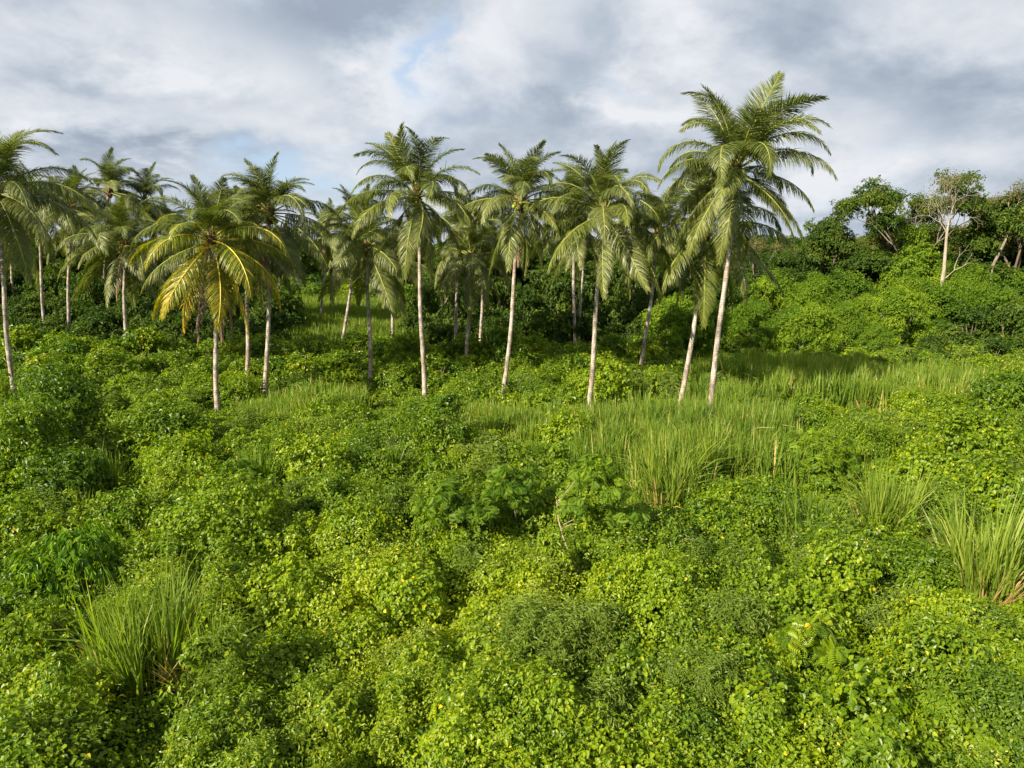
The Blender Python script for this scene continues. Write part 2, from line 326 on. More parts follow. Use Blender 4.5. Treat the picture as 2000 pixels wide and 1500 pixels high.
def species(x, y):
    """0 bright heart-leaved vine, 1 small-leaved creeper, 2 mid-green shrubby growth"""
    f = fbm(p3(x * .4, y * .4, 8.1), 3); right = np.clip((x - .05 * y) / 9, -1, 1)
    s = f + .10 * right * (y < 30) - .05
    return np.where(s > .64, 1, np.where(fbm(p3(x * .33, y * .33, 1.9), 3) > .5, 2, 0))
covers = {0: Mesh(), 1: Mesh(), 2: Mesh(), 3: Mesh()}
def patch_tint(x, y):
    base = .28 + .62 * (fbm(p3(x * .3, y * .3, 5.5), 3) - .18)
    glow = .16 * np.exp(-((x + 1.5) / 7) ** 2 - ((y - 15) / 7) ** 2) - .10 * np.clip((x - 6) / 8, 0, 1) * (y < 30)  # brighter lit middle and darker right foreground painted into the leaf tint
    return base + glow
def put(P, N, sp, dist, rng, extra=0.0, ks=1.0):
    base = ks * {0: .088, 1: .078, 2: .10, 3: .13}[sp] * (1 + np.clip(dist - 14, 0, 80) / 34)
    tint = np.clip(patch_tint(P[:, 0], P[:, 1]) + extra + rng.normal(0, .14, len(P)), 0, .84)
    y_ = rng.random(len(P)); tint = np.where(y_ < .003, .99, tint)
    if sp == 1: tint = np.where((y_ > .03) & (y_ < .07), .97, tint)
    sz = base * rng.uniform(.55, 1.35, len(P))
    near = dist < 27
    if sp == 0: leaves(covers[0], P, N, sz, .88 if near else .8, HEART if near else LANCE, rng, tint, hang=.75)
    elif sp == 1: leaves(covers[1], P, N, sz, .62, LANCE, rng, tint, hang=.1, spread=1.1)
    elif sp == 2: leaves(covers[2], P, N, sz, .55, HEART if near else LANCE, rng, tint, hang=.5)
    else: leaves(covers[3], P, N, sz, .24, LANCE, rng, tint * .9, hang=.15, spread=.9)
for (y0, y1) in ((7, 12), (12, 18), (18, 26), (26, 36), (36, 48), (48, 62)):
    dm = (y0 + y1) / 2; sc = 1 + max(dm - 14, 0) / 34
    x, y = sample_ground(y0, y1, 330 / sc ** 2, rng); k = ~in_grass(x, y, .8); x, y = x[k], y[k]
    z = floor_z(x, y) + .22 * (vnoise(p3(x * 1.6, y * 1.6, 2.0)) - .3) + rng.uniform(-.12, .04, len(x))
    sp = species(x, y); N = nrm(np.array([0, 0, 1.]) + rng.normal(0, .5, (len(x), 3))); P = np.stack([x, y, z], -1)
    for s in (0, 1, 2): put(P[sp == s], N[sp == s], s, dm, rng)
    # low mounds
    x, y = sample_ground(y0, y1, .50 if y0 < 26 else .36, rng); k = ~in_grass(x, y, 1.22) & ~near_clump(x, y); x, y = x[k], y[k]; sp = species(x, y); q_ = rng.random(len(x)); sp = np.where(q_ < .14, 3, np.where(q_ < .30, 2, np.where(q_ < .36, 1, sp)))
    for i in range(len(x)):
        tall = rng.random() < .09 and y[i] < 30
        r = rng.choice([.34, .6, .95, 1.4], p=[.30, .28, .26, .16]) * rng.uniform(.85, 1.15) * (1 if y[i] < 26 else 1.25); s = int(sp[i])
        hgt = rng.uniform(.7, 1.4) * (1.0 + 1.1 * rng.random() * (r < .6))
        hgt = min(hgt, rng.uniform(.7, 1.25) / r)
        if tall: r = rng.uniform(.42, .7); hgt = rng.uniform(2.8, 3.9) * .55 / r
        zc_ = float(floor_z(x[i], y[i])) - .1
        ks = rng.uniform(.7, 1.12); ls = ks * {0: .088, 1: .078, 2: .10, 3: .13}[s] * (1 + max(y[i] - 14, 0) / 34); wr = {0: .62, 1: .36, 2: .32, 3: .15}[s]
        n = int(2 * pi * r * r * (.6 + .6 * hgt) * 2.0 / (ls * ls * wr)); n = min(n, 16000)
        P, N = lobe((x[i], y[i], zc_), (r, r, r), n, rng, hgt, -.2, .8, .4)
        if r > .5:                                      # shoulders and hanging sprays on the bigger ones
            for _ in range(int(3 + 4 * r)):
                a = rng.uniform(0, 2 * pi); f_ = rng.uniform(.3, .95); rr = r * rng.uniform(.22, .42)
                P2, N2 = lobe((x[i] + r * f_ * cos(a), y[i] + r * f_ * sin(a), zc_ + r * hgt * math.sqrt(max(0, 1 - f_ ** 2)) * rng.uniform(.75, 1.12)), rr, int(n * (rr / r) ** 2 * 1.3), rng, rng.uniform(.6, 1.3), -.5, .5, .4)
                P = np.concatenate([P, P2]); N = np.concatenate([N, N2])
        mixn = vnoise(P * 1.5 + 3.3) + rng.normal(0, .10, len(P)); other = int(rng.choice([0, 0, 1, 2, 3])); cut = mixn > .60; ex = rng.normal(0, .05) + .22 * (vnoise(P * .9 + 7.7) - .5)
        for sp_, k_ in ((s, ~cut), (other, cut)): put(P[k_], N[k_], sp_, y[i], rng, ex[k_], ks)
for k, nm, mt in ((0, 'vine_cover', 'vine'), (1, 'creeper_cover', 'creeper'), (2, 'weed_cover', 'shrub'), (3, 'herb_cover', 'weed')):
    tag(link(nm, covers[k].data(nm, [M[mt]])), ['yellow-green heart-leaved vines smothering the open ground', 'dark small-leaved creeper matting the ground at lower right',
        'mid green leafy weeds filling the ground between the vines', 'pale narrow-leaved herbs scattered through the vines'][k], 'ground cover', kind='stuff')
del covers

# ------------------------------------------------------------------ grasses
def grass_blades(m, base, h, lean, width, rng, tint, K=5, curl=1.0):
    N = len(base); a = rng.uniform(0, 2 * pi, N); d = np.stack([np.cos(a), np.sin(a), np.zeros(N)], -1)
    if isinstance(lean, np.ndarray): d = nrm(lean + d * .35 * np.linalg.norm(lean, axis=1, keepdims=True).mean() + 1e-6); ln = np.linalg.norm(lean, axis=1)
    else: ln = np.full(N, lean) * rng.uniform(.3, 1.5, N)
    s = np.linspace(0, 1, K)[None, :, None]; cu = (rng.random(N) ** 2 * curl)[:, None, None]
    P = base[:, None] + np.array([0, 0, 1.]) * (h[:, None, None] * (s - cu * .42 * s ** 3)) + d[:, None] * (h * 1)[:, None, None] * (ln[:, None, None] * s + cu * .55 * s ** 2.5)
    w = nrm(np.cross(d, [0, 0, 1.]) + rng.normal(0, .5, (N, 3))); pr = (np.array([.7, 1, .9, .6, .08]) if K == 5 else np.array([.9, 1, .08]))[None, :, None]
    strips(m, P, w[:, None] * (width * rng.uniform(.6, 1.2, N))[:, None, None] * pr, tint)
m = Mesh()
for (gx0, gy0, gr) in GRASS_AREAS:
    gd = np.hypot(gx0, gy0)
    if gr < 1.5: continue
    sc = 1 + max(gd - 18, 0) / 30; n = int(gr * gr * pi * 250 / sc)
    a = rng.uniform(0, 2 * pi, n); r = gr * np.sqrt(rng.random(n)) * (1 + .25 * np.sin(a * 3 + gx0))
    x, y = gx0 + r * np.cos(a), gy0 + r * np.sin(a)
    tuft = vnoise(p3(x * 1.3, y * 1.3, 4.4)); k = tuft > .26; x, y, tuft = x[k], y[k], tuft[k]
    h = (.8 + 1.3 * tuft) * rng.uniform(.6, 1.15, len(x)) * (1.35 if gx0 > 3 else 1.1)
    base = np.stack([x, y, floor_z(x, y) - .25], -1)
    ti = np.clip(.35 + .45 * (fbm(p3(x * .5, y * .5, 9.1), 2) - .3) + rng.normal(0, .14, len(x)), 0, .93); ti = np.where(rng.random(len(x)) < .035, .97, ti)
    grass_blades(m, base, h, .12, .024 * sc, rng, ti)
tag(link('tall_grass', m.data('tall_grass', [M['grass']])), 'swathes of tall pale green grass in front of the palms', 'grass', kind='stuff')
# bright meadow seen between the palms
m = Mesh(); n = 60000
a0 = at(700, 640, .5); y = rng.uniform(66, 128, n); x = (rng.uniform(500, 880, n) - 1000) / F * y
z0 = .3 + .01 * (y - 66); h = rng.uniform(.9, 1.7, n) * (.6 + .8 * vnoise(p3(x * .35, y * .35, 1.1)))
grass_blades(m, np.stack([x, y, z0], -1), h, .25, .075, rng, np.clip(.25 + .7 * (fbm(p3(x * .12, y * .12, .4), 2) - .1) + rng.normal(0, .12, n), 0, 1), 3)
tag(link('meadow_grass', m.data('meadow_grass', [M['meadow']])), 'bright green meadow grass in the clearing behind the palms', 'grass', kind='stuff')

def grass_clump(px, py, hpx, wpx, label, dry=.05, tint=.45, dense=1.0, zb=.3):
    b = at(px, py, zb); dist = np.linalg.norm(b - [0, 0, CAM_H]); H = hpx * dist / F * 1.1; R = wpx * dist / F / 2
    rs = np.random.default_rng(int(px * 7 + py)); n = int(330 * dense * max(.6, R)); nt_ = max(4, int(5 * R + 3)); ta = rs.uniform(0, 2 * pi, nt_); tq = np.sqrt(rs.random(nt_)); th_ = rs.uniform(.6, 1.12, nt_)
    th_[0] = 1.1; tl = rs.normal(0, .09, (nt_, 2)); w_ = rs.random(nt_) + .3; g = rs.choice(nt_, n, p=w_ / w_.sum()); a = ta[g]; q = tq[g]
    x = R * .52 * q * np.cos(a) + rs.normal(0, .09, n); y = R * .52 * q * np.sin(a) + rs.normal(0, .09, n); base = np.stack([x, y, np.full(n, -.25)], -1)
    lean = np.stack([np.cos(a) * q * .10 + tl[g, 0] * .8, np.sin(a) * q * .10 + tl[g, 1], np.zeros(n)], -1) + np.concatenate([rs.normal(0, .065, (n, 2)), np.zeros((n, 1))], 1)
    h = H * th_[g] * rs.uniform(.45, 1.05, n) + .15; wd = .022 * (1 + max(dist - 16, 0) / 30)
    m = Mesh(); ti = np.clip(tint + rs.normal(0, .15, n), 0, .92); grass_blades(m, base, h, lean, wd, rs, ti, curl=.8)
    o = empty('grass_clump', b, 0); tag(o, label, 'grass clump', 'tall grass clumps in the undergrowth')
    link('blades', m.data('blades', [M['grass']]), o)
    nd = max(10, int(n * dry * 1.6)); a = rs.uniform(0, 2 * pi, nd); base = np.stack([R * .35 * np.cos(a), R * .35 * np.sin(a), np.full(nd, -.2)], -1)
    m = Mesh(); lean = np.stack([np.cos(a), np.sin(a), np.zeros(nd)], -1) * rs.uniform(.1, .8, nd)[:, None]
    grass_blades(m, base, H * rs.uniform(.25, .6, nd), lean, wd * .9, rs, np.full(nd, .985)); link('dry_stalks', m.data('dry_stalks', [M['grass']]), o)
    return o
for a in CLUMPS: grass_clump(*a)

# ------------------------------------------------------------------ bushes seen one by one
def stems(m, R, H, rs, n=5, mat=0, r0=.035):
    for k in range(n):
        a = rs.uniform(0, 2 * pi); q = rs.uniform(.2, .6) * R; P = [(0.12 * cos(a), .12 * sin(a), -.3)]
        for s in (.35, .7, 1): P.append((q * s * cos(a) + rs.normal(0, .05), q * s * sin(a) + rs.normal(0, .05), H * s * .8))
        tube(m, P, [r0, r0 * .8, r0 * .6, r0 * .3], 5, mat)
KINDS = {'vine': ('vine', HEART, .092, .9, .75, .62), 'big_vine': ('vine', HEART, .12, 1.05, .95, .62), 'creeper': ('creeper', LANCE, .078, .62, .1, .36),
         'shrub': ('shrub', LANCE, .115, .55, .5, .30), 'glossy': ('glossy', LANCE, .22, .34, 2.2, .2), 'feather': ('feather', PINNATE, .26, 1.0, .35, .42),
         'pinnate': ('vine', PINNATE, .32, 1.0, .4, .42)}
def foliage(kind, lobes, rs, dist, cover=2.1, tint=.0, lump=.5, shell=.4):
    mt, tm, ls, wr, hang, ar = KINDS[kind]; k = 1 + max(dist - 16, 0) / 34
    if tm is PINNATE: k = 1 + max(dist - 30, 0) / 60
    ls = ls * k; m = Mesh()
    for (c, r, fl) in lobes:
        n = int(2 * pi * r * r * (.5 + .6 * fl) * cover / (ls * ls * ar)) + 6
        P, N = lobe(c, r, n, rs, fl, -.45, lump, shell, seed=rs.random() * 50)
        if len(lobes) > 1:
            keep = np.ones(len(P), bool)
            for (c2, r2, f2) in lobes:
                if c2 is c: continue
                keep &= np.linalg.norm((P - c2) / np.array([1, 1, f2]), axis=1) > r2 * .72
            P, N = P[keep], N[keep]
        ti = np.clip(.42 + tint + rs.normal(0, .18, len(P)) + rs.normal(0, .08), 0, .86 if mt in ('vine', 'creeper') else 1)
        if mt == 'vine': ti = np.where(rs.random(len(P)) < .004, 1, ti)
        leaves(m, P, N, ls, wr, tm, rs, ti, hang=hang)
    return m
def bush(px, py, rpx, kind, label, hk=1.0, tint=0.0, nl=9, name=None, zb=None):
    """px,py: middle of the bush in the picture; rpx its half width"""
    zc_ = 1.1; hk *= 1.25
    for _ in range(3):
        c = at(px, py, zc_); dist = np.linalg.norm(c - [0, 0, CAM_H]); R = rpx * dist / F; zc_ = .25 + R * hk * .75
    rs = np.random.default_rng(int(px * 13 + py * 7)); b = np.array([c[0], c[1], float(floor_z(c[0], c[1])) - .25]); hc = zc_ - b[2]
    lobes = [(np.array([0, 0, hc * .82]), R * .78, hk)]
    for k in range(nl):
        a = k * 2.4 + rs.uniform(-.4, .4); q = R * rs.uniform(.35, .68); zz = hc * rs.uniform(.35, 1.30) if k % 3 else hc * 1.35
        if k % 3 == 0: q *= .5
        lobes.append((np.array([q * cos(a), q * sin(a), zz]), R * rs.uniform(.26, .46), rs.uniform(.7, 1.1)))
    for k in range(int(nl * .6)):                        # skirts reaching the ground
        a = rs.uniform(0, 2 * pi); lobes.append((np.array([R * .62 * cos(a), R * .62 * sin(a), hc * .3]), R * rs.uniform(.3, .42), 1.2))
    o = empty(name or {'vine': 'vine_bush', 'big_vine': 'vine_bush', 'creeper': 'creeper_bush', 'shrub': 'bush', 'glossy': 'glossy_bush', 'feather': 'feathery_bush', 'pinnate': 'sapling'}[kind], b)
    tag(o, label, 'bush', 'bushes rising out of the undergrowth')
    link('foliage', foliage(kind, lobes, rs, dist, tint=tint).data('foliage', [M[KINDS[kind][0]]]), o)
    m = Mesh(); stems(m, R, hc * 1.2, rs); link('stem', m.data('stem', [M['bark']], True), o); return o
for a in [
    (145, 1110, 82, 'glossy', 'round bush of long drooping dark green leaves at lower left', 1.05, .3),
    (445, 1015, 105, 'vine', 'broad rounded vine-covered bush left of centre with a feathery top', .85, .02),
    (470, 945, 55, 'feather', 'feathery green shrub growing on top of the broad rounded vine bush', .7, .05),
    (350, 905, 75, 'vine', 'yellow-green vine mound behind and left of the broad rounded vine bush', .8, .05),
    (45, 870, 70, 'shrub', 'tall dark shrub on the left edge below the leaning palm', 1.3, -.08),
    (15, 1030, 60, 'vine', 'leafy mound cut by the left edge above the drooping dark-leaved bush', 1.0, -.05),
    (35, 1180, 50, 'shrub', 'dark shaded bush on the left edge, below the drooping dark-leaved bush', 1.0, -.15),
    (560, 1150, 75, 'vine', 'bright vine mound right of the largest grass clump', .8, .1),
    (690, 1040, 70, 'vine', 'soft rounded vine mound between the broad vine bush and the pale sapling stem', .9, .05),
    (620, 905, 70, 'vine', 'lime vine mound above centre left, below the low wide grass clump', .8, .08),
    (800, 1160, 75, 'vine', 'smooth domed vine mound just below the sapling with the pale stem', .85, .08),
    (700, 1250, 70, 'vine', 'bright yellow-green heap of vines in the lower middle', .6, .16),
    (560, 1290, 80, 'vine', 'heap of vines with dead twigs right of the half-dry grass clump', .6, .0),
    (100, 1370, 85, 'vine', 'yellow-green vine heap in the bottom left corner', .6, .12),
    (1640, 1120, 75, 'vine', 'tallest vine-draped bush at right, between the two pale grass clumps', 1.25, .0),
    (1500, 1180, 75, 'vine', 'vine-draped mound beside a dark hollow, right of centre', .85, -.05),
    (1370, 1210, 80, 'creeper', 'small-leaved creeper mound right of the leaning sapling', .8, .0),
    (1690, 1400, 70, 'big_vine', 'column of large heart-shaped vine leaves at lower right', 1.35, -.06),
    (1480, 1400, 55, 'big_vine', 'narrow vine column with yellowish leaves at the bottom, right of centre', 1.5, .02),
    (1340, 1430, 75, 'creeper', 'dark creeper heap at the bottom right of centre', .8, -.02),
    (1830, 1300, 90, 'shrub', 'mid green shrub of narrow leaves below the upright grass clump', .8, .0),
    (1960, 1400, 80, 'creeper', 'dark leafy heap in the bottom right corner', .9, -.1),
    (1800, 1120, 55, 'shrub', 'glossy dark little shrub left of the upright grass clump near the right edge', 1.0, -.15),
    (1960, 960, 80, 'vine', 'vine mound at the right edge above the upright grass clump', .7, .0),
    (1830, 930, 75, 'vine', 'rounded vine mound above the fanned yellow-green grass clump', .7, -.03),
    (1960, 785, 60, 'shrub', 'dark olive shrub with a shaded hollow on the right edge', .9, -.2),
    (1600, 900, 80, 'feather', 'mass of feathery acacia-like shrub right of the pale feathery grass', .6, .1),
    (1510, 985, 60, 'shrub', 'shaded shrub beside the long pale grass, right of centre', .9, -.05),
    (1380, 1020, 60, 'shrub', 'leafy shrub behind the plant of broad pale leaves', .8, .0),
    (1160, 1230, 80, 'creeper', 'small-leaved creeper hump at the foot of the leaning sapling', .7, .02),
    (960, 1260, 85, 'vine', 'yellowish vine hump in the lower centre', .6, .14),
    (1090, 1400, 80, 'creeper', 'blue-green creeper heap at the bottom centre', .6, .02),
    (240, 1010, 60, 'shrub', 'leafy shrub between the drooping dark-leaved bush and the broad vine bush', .9, .0),
    (300, 850, 72, 'shrub', 'shaded shrub in front of the grey-trunked short palm at left', .9, -.03),
    (470, 893, 70, 'vine', 'vine-hung bush right below the yellow palm', .6, -.02),
    (765, 850, 62, 'shrub', 'leafy shrub in front of the pair of slim palms left of the tall straight palm', .6, .05),
    (1060, 800, 50, 'shrub', 'light green shrub between the two middle palm trunks', .8, .08),
    (1180, 745, 60, 'vine', 'low vine heap behind the leaning middle palm', .8, .1),
    (110, 820, 75, 'shrub', 'shrub with shade tinted into its leaves, right of the leaning left-edge palm foot', 1.2, -.2),  # leaf tint lowered to paint in the shade along the left edge
    (130, 930, 60, 'shrub', 'shrub tinted dark for the shaded hollow at left, above the lowest grass tuft', 1.0, -.22),  # shade of the hollow put into the leaf tint
    (95, 750, 45, 'shrub', 'leafy shrub just right of the foot of the left-edge palm', .8, -.1),
    (330, 1110, 62, 'vine', 'leafy vine tangle between the drooping dark-leaved bush and the short pale stick', 1.0, -.05),
    (640, 980, 62, 'shrub', 'dull green shrub in the middle of the left half, right of the broad vine bush', 1.0, -.05),
    (1230, 1150, 62, 'shrub', 'leafy shrub right of the foot of the leaning sapling', 1.1, .05),
    (1590, 1210, 66, 'vine', 'vine mound in front of the dark hollow, right of centre', 1.0, .05),
    (1100, 850, 55, 'vine', 'small bright vine mound in front of the wide-crowned palm', 1.0, .08),
    (1440, 1300, 66, 'shrub', 'leafy shrub above the narrow vine column', 1.0, -.05),
    (820, 1330, 72, 'vine', 'yellow-green vine hump at lower centre, left', .9, .1),
    (420, 1440, 70, 'shrub', 'leafy shrub at the bottom edge below the grass clumps', .9, .0),
    (1240, 1330, 70, 'vine', 'vine mound at lower centre, right of the creeper hump', 1.0, -.02),
    (1770, 1450, 60, 'vine', 'vine mound at the bottom, right of the column of large vine leaves', 1.0, .0),
    (1900, 860, 70, 'vine', 'vine mound between the yellowish grass and the right edge', .9, .0),
    ]: bush(*a)

# saplings with visible stems
def sapling(base, top, lobes, kind, label, r0=.05, mat='stick', vines=None, tint=0.0):
    """base and top: (px, py); lobes: (px, py, rpx)"""
    B = at(base[0], base[1], .3); T = at_y(top[0], top[1], B[1]); dist = np.linalg.norm(B - [0, 0, CAM_H]); rs = np.random.default_rng(int(base[0]))
    o = empty('sapling', B); tag(o, label, 'sapling', 'young trees in the undergrowth')
    m = Mesh(); P = [(0, 0, -.4)] + [tuple((T - B) * s + np.array([.06 * sin(s * 7), .05 * cos(s * 5) - .05, 0])) for s in (0.02, .25, .5, .75, 1)]
    tube(m, P, [r0 * 1.2, r0, r0 * .85, r0 * .7, r0 * .5, r0 * .3], 7); LB = []
    for (px, py, rp) in lobes:
        c = at_y(px, py, B[1] + rs.uniform(-.4, .4)) - B; LB.append((c, rp * dist / F, rs.uniform(.6, .8)))
        if c[2] < .55 * (T - B)[2]: continue
        s = min(.95, max(.3, c[2] / (T - B)[2] * .85)); q = (T - B) * s; tube(m, [q, (q + c) / 2 + [0, 0, .08], c], [r0 * .3, r0 * .2, r0 * .1], 5)
    link('trunk', m.data('trunk', [M[mat]], True), o)
    link('crown', foliage(kind, LB, rs, dist, 3.2, tint, .35, .8).data('crown', [M[KINDS[kind][0]]]), o)
    if vines:
        LV = [(at_y(px, py, B[1] - .25) - B, rp * dist / F, 1.2) for (px, py, rp) in vines]
        link('climbing_vine', foliage('vine', LV, rs, dist, 1.7, .05, .4, .4).data('climbing_vine', [M['vine']]), o)
sapling((1118, 1120), (1085, 975), [(1150, 930, 34), (1200, 960, 34), (1120, 985, 28), (1215, 1010, 30), (1160, 1005, 34), (1190, 1060, 30), (1165, 900, 22)], 'feather',
        'leaning sapling with brown stem wrapped in climbing vines in the centre', .045, 'stick', [(1150, 960, 18), (1145, 1010, 20), (1180, 1070, 30), (1150, 1100, 24), (1165, 915, 12)], 0)
sapling((884, 1095), (886, 1000), [(850, 1010, 30), (900, 990, 34), (950, 1000, 26), (880, 960, 26), (830, 985, 20)], 'feather',
        'small sapling on a bare pale stem left of the leaning sapling', .05, 'stick', None, -.05)
sapling((1010, 1050), (1005, 950), [(1000, 950, 34), (1035, 930, 24), (970, 970, 26), (1020, 985, 26), (985, 925, 20)], 'feather',
        'dark feathery sapling between the pale stemmed one and the vine-wrapped one', .04, 'bark', None, -.12)
sapling((862, 905), (868, 800), [(870, 800, 30), (845, 830, 28), (895, 840, 24), (860, 865, 30), (880, 780, 20)], 'shrub',
        'young tree with a few orange leaves in front of the tall straight palm', .06, 'bark', [(850, 880, 18)], -.05)
sapling((860, 1530), (880, 1430), [(900, 1400, 44), (960, 1440, 40), (850, 1450, 40), (1000, 1480, 30)], 'pinnate',
        'young tree of feather-shaped leaves at the bottom edge, left of centre', .03, 'bark', None, .12)
sapling((1560, 1330), (1580, 1230), [(1575, 1240, 34), (1620, 1270, 26), (1540, 1270, 24)], 'pinnate',
        'small sapling of narrow feather leaves above the column of large vine leaves', .03, 'bark', None, .0)
# plant with broad pale leaves
B = at(1310, 1080, .3); o = empty('broad_leaved_plant', B); tag(o, 'low plant with a few broad pale upright leaves, right of the leaning sapling', 'plant')
rs = np.random.default_rng(3)
for k, (a, ln, el) in enumerate([(-60, .75, 70), (20, .7, 65), (150, .7, 62), (-10, .55, 35), (200, .5, 40), (-100, .55, 30)]):
    m = Mesh(); s = np.linspace(0, 1, 7); A = radians(a); E = radians(el)
    R_ = ln * s * cos(E) + .18 * ln * s ** 2; Zz = ln * s * sin(E) - .25 * ln * s ** 2 + .25
    P = np.stack([R_ * cos(A), R_ * sin(A), Zz], -1); sd_ = np.array([-sin(A), cos(A), 0]); w = .17 * np.sin(pi * np.clip(s * .93 + .05, 0, 1)) ** .8
    up = np.array([0, 0, .06]); V = np.stack([P - sd_ * w[:, None] + up * s[:, None], P, P + sd_ * w[:, None] + up * s[:, None]], 1)
    i = np.arange(6) * 3; f = np.concatenate([np.stack([i, i + 1, i + 4, i + 3], -1), np.stack([i + 1, i + 2, i + 5, i + 4], -1)])
    m.quads(V, f, .8); tube(m, [(0, 0, -.2), (P[0] * .5), P[0]], [.02, .018, .015], 5); link('leaf', m.data('leaf', [M['vine']], True), o)
# dead sticks lying in the vines
for (px, py, ax, ln, label) in [(1230, 953, 12, 1.0, 'thin green-brown stick leaning by the foot of the long pale grass'), (420, 1095, 115, .8, 'short pale broken stick beside the broad rounded vine bush'),
                                (855, 1450, 60, .5, 'small pale dead stick at the bottom edge, left of centre'), (365, 1390, 95, .6, 'upright bleached stick below the largest grass clump'),
                                (1155, 1140, 80, .7, 'short brown upright stick at the foot of the leaning sapling')]:
    b = at(px, py, .95); m = Mesh(); A = radians(ax); d = np.array([cos(A), -.3, sin(A)])
    tube(m, [-d * ln * .5, d * .1 + [0, 0, .04], d * ln * .5], [.018, .015, .008], 5); tube(m, [d * .1, d * .1 + [.1, 0, .22]], [.01, .005], 4)
    tag(link('dead_stick', m.data('dead_stick', [M['stick']], True)), label, 'stick').location = b
# weathered grey stump at the edge of the thicket
b = at(1720, 712, .5); m = Mesh(); tube(m, [(0, 0, -.6), (0, .02, .3), (.03, 0, .8), (.05, .02, 1.0)], [.30, .27, .24, .10], 9)
tube(m, [(.1, 0, .4), (.45, 0, .75), (.5, 0, .95)], [.12, .09, .04], 6); tag(link('stump', m.data('stump', [M['stone']], True)), 'small weathered grey stump at the foot of the thicket on the right', 'stump').location = b; bpy.data.objects['stump'].scale = (.6, .6, .75)

# ------------------------------------------------------------------ coconut palms
def frond_mesh(launch, droop, L, hang, seed, mats, nl=74, lmax=.95, beta=18, tint=.5, side=0.0, ragged=0.0):
    rs = np.random.default_rng(seed); K = 22; t = np.linspace(0, 1, K)
    th = np.radians(launch - droop * t ** 1.55); ds = L / (K - 1); yaw = side * t ** 1.5
    T = np.stack([np.cos(th) * np.cos(yaw), np.cos(th) * np.sin(yaw), np.sin(th)], -1)
    P = np.concatenate([[[0, 0, 0]], np.cumsum((T[1:] + T[:-1]) / 2 * ds, 0)]); m = Mesh()
    tube(m, P, .045 * (1 - t) ** .7 + .005, 5, 1)
    for sgn in (1, -1):
        s = .17 + .83 * (np.arange(nl) + rs.uniform(-.35, .35, nl)) / nl; s = np.clip(s, .16, .998)
        if ragged: s = s[rs.random(nl) > ragged]
        n = len(s); f = s * (K - 1); i = np.minimum(f.astype(int), K - 2); w = (f - i)[:, None]
        p = P[i] * (1 - w) + P[i + 1] * w; tg = nrm(T[i] * (1 - w) + T[i + 1] * w)
        sidev = np.cross([0, 0, 1.], tg); ln_ = np.linalg.norm(sidev, axis=1, keepdims=True); sidev = np.where(ln_ > .15, sidev / np.maximum(ln_, .01), np.array([0, 1., 0])); sidev = nrm(sidev)
        up = np.cross(tg, sidev); u = (s - .16) / .84
        al = np.radians(74 - 40 * u + rs.normal(0, 5, n))[:, None]; be = np.radians(beta * (1 - .3 * u) + rs.normal(0, 9, n))[:, None]
        d = np.cos(al) * tg + np.sin(al) * (sgn * sidev * np.cos(be) + up * np.sin(be))
        ll = lmax * (.55 + .45 * np.sin(pi * np.clip(u * 1.15 + .12, 0, 1))) * np.clip(1.25 - u ** 3 * .85, .3, 1) * rs.uniform(.85, 1.1, n)
        KK = 4; pts = [p]; dd = d; hg = hang * rs.uniform(.7, 1.3, n)[:, None]
        for k in range(1, KK):
            dd = nrm(dd + np.array([0, 0, -1.]) * hg * (.35 + .35 * k)); pts.append(pts[-1] + dd * (ll / (KK - 1))[:, None])
        Pn = np.stack(pts, 1); wv = tg - (tg * d).sum(1, keepdims=True) * d; wv = nrm(nrm(wv) + up * rs.normal(0, .35, n)[:, None] + rs.normal(0, .12, (n, 3)))
        wid = np.array([.55, 1, .8, .12])[None, :, None] * .0185; strips(m, Pn, wv[:, None] * wid, np.clip(tint + .22 * (u - .5) + rs.normal(0, .22, n), 0, 1), 0)
    return m.data('frond', mats, False)
CL = [(87, 42, .88, .05, 10), (77, 80, .95, .10, 12), (64, 100, 1.0, .17, 12), (50, 112, 1.02, .26, 8), (33, 108, 1.02, .36, 2), (12, 86, 1.02, .44, -4), (-12, 64, 1.03, .42, -6), (-36, 42, 1.04, .34, -6), (-57, 26, 1.0, .28, -6)]
FR = {}
for c, (la, dr, lk, hg, be) in enumerate(CL):
    for v in range(3):
        for kind, mt, rc in (('green', 'palm', 'rachis'), ('old', 'palm_old', 'rachis'), ('yellow', 'palm_yellow', 'rachis_yellow')):
            if kind == 'yellow' and c < 3: continue
            if kind == 'old' and c < 3: continue
            FR[kind, c, v] = frond_mesh(la + (v - 1) * 5, dr * (.85 + .17 * v), 5.3 * lk, hg, c * 17 + v * 5 + 3, [M[mt], M[rc]], 165, 1.18, be, (.35 if c < 5 else .5) if kind != 'yellow' else (.10 + .085 * (c - 3)), (v - 1) * .32, {'green': .04, 'old': .14, 'yellow': .12}[kind])
for v in range(3): FR['dead', 0, v] = frond_mesh(-70 - v * 4, 14, 4.2, .8, 90 + v, [M['palm_dead'], M['rachis_dead']], 55, .8, -8, .5, 0, .2)
def ball(r, sq=1.15, seg=8):
    m = Mesh(); a = np.linspace(0, pi, 7)[:, None]; b = np.linspace(0, 2 * pi, seg, endpoint=False)[None]
    V = np.stack([r * np.sin(a) * np.cos(b), r * np.sin(a) * np.sin(b), r * sq * np.cos(a) * np.ones_like(b)], -1)
    i = np.arange(6)[:, None] * seg; j = np.arange(seg)[None]; m.quads(V, np.stack([i + j, i + (j + 1) % seg, i + seg + (j + 1) % seg, i + seg + j], -1)); return m
NUT = ball(.13).data('coconut', [M['coconut']], True); NUTY = ball(.13).data('coconut', [M['coconut_y']], True)
m = Mesh()
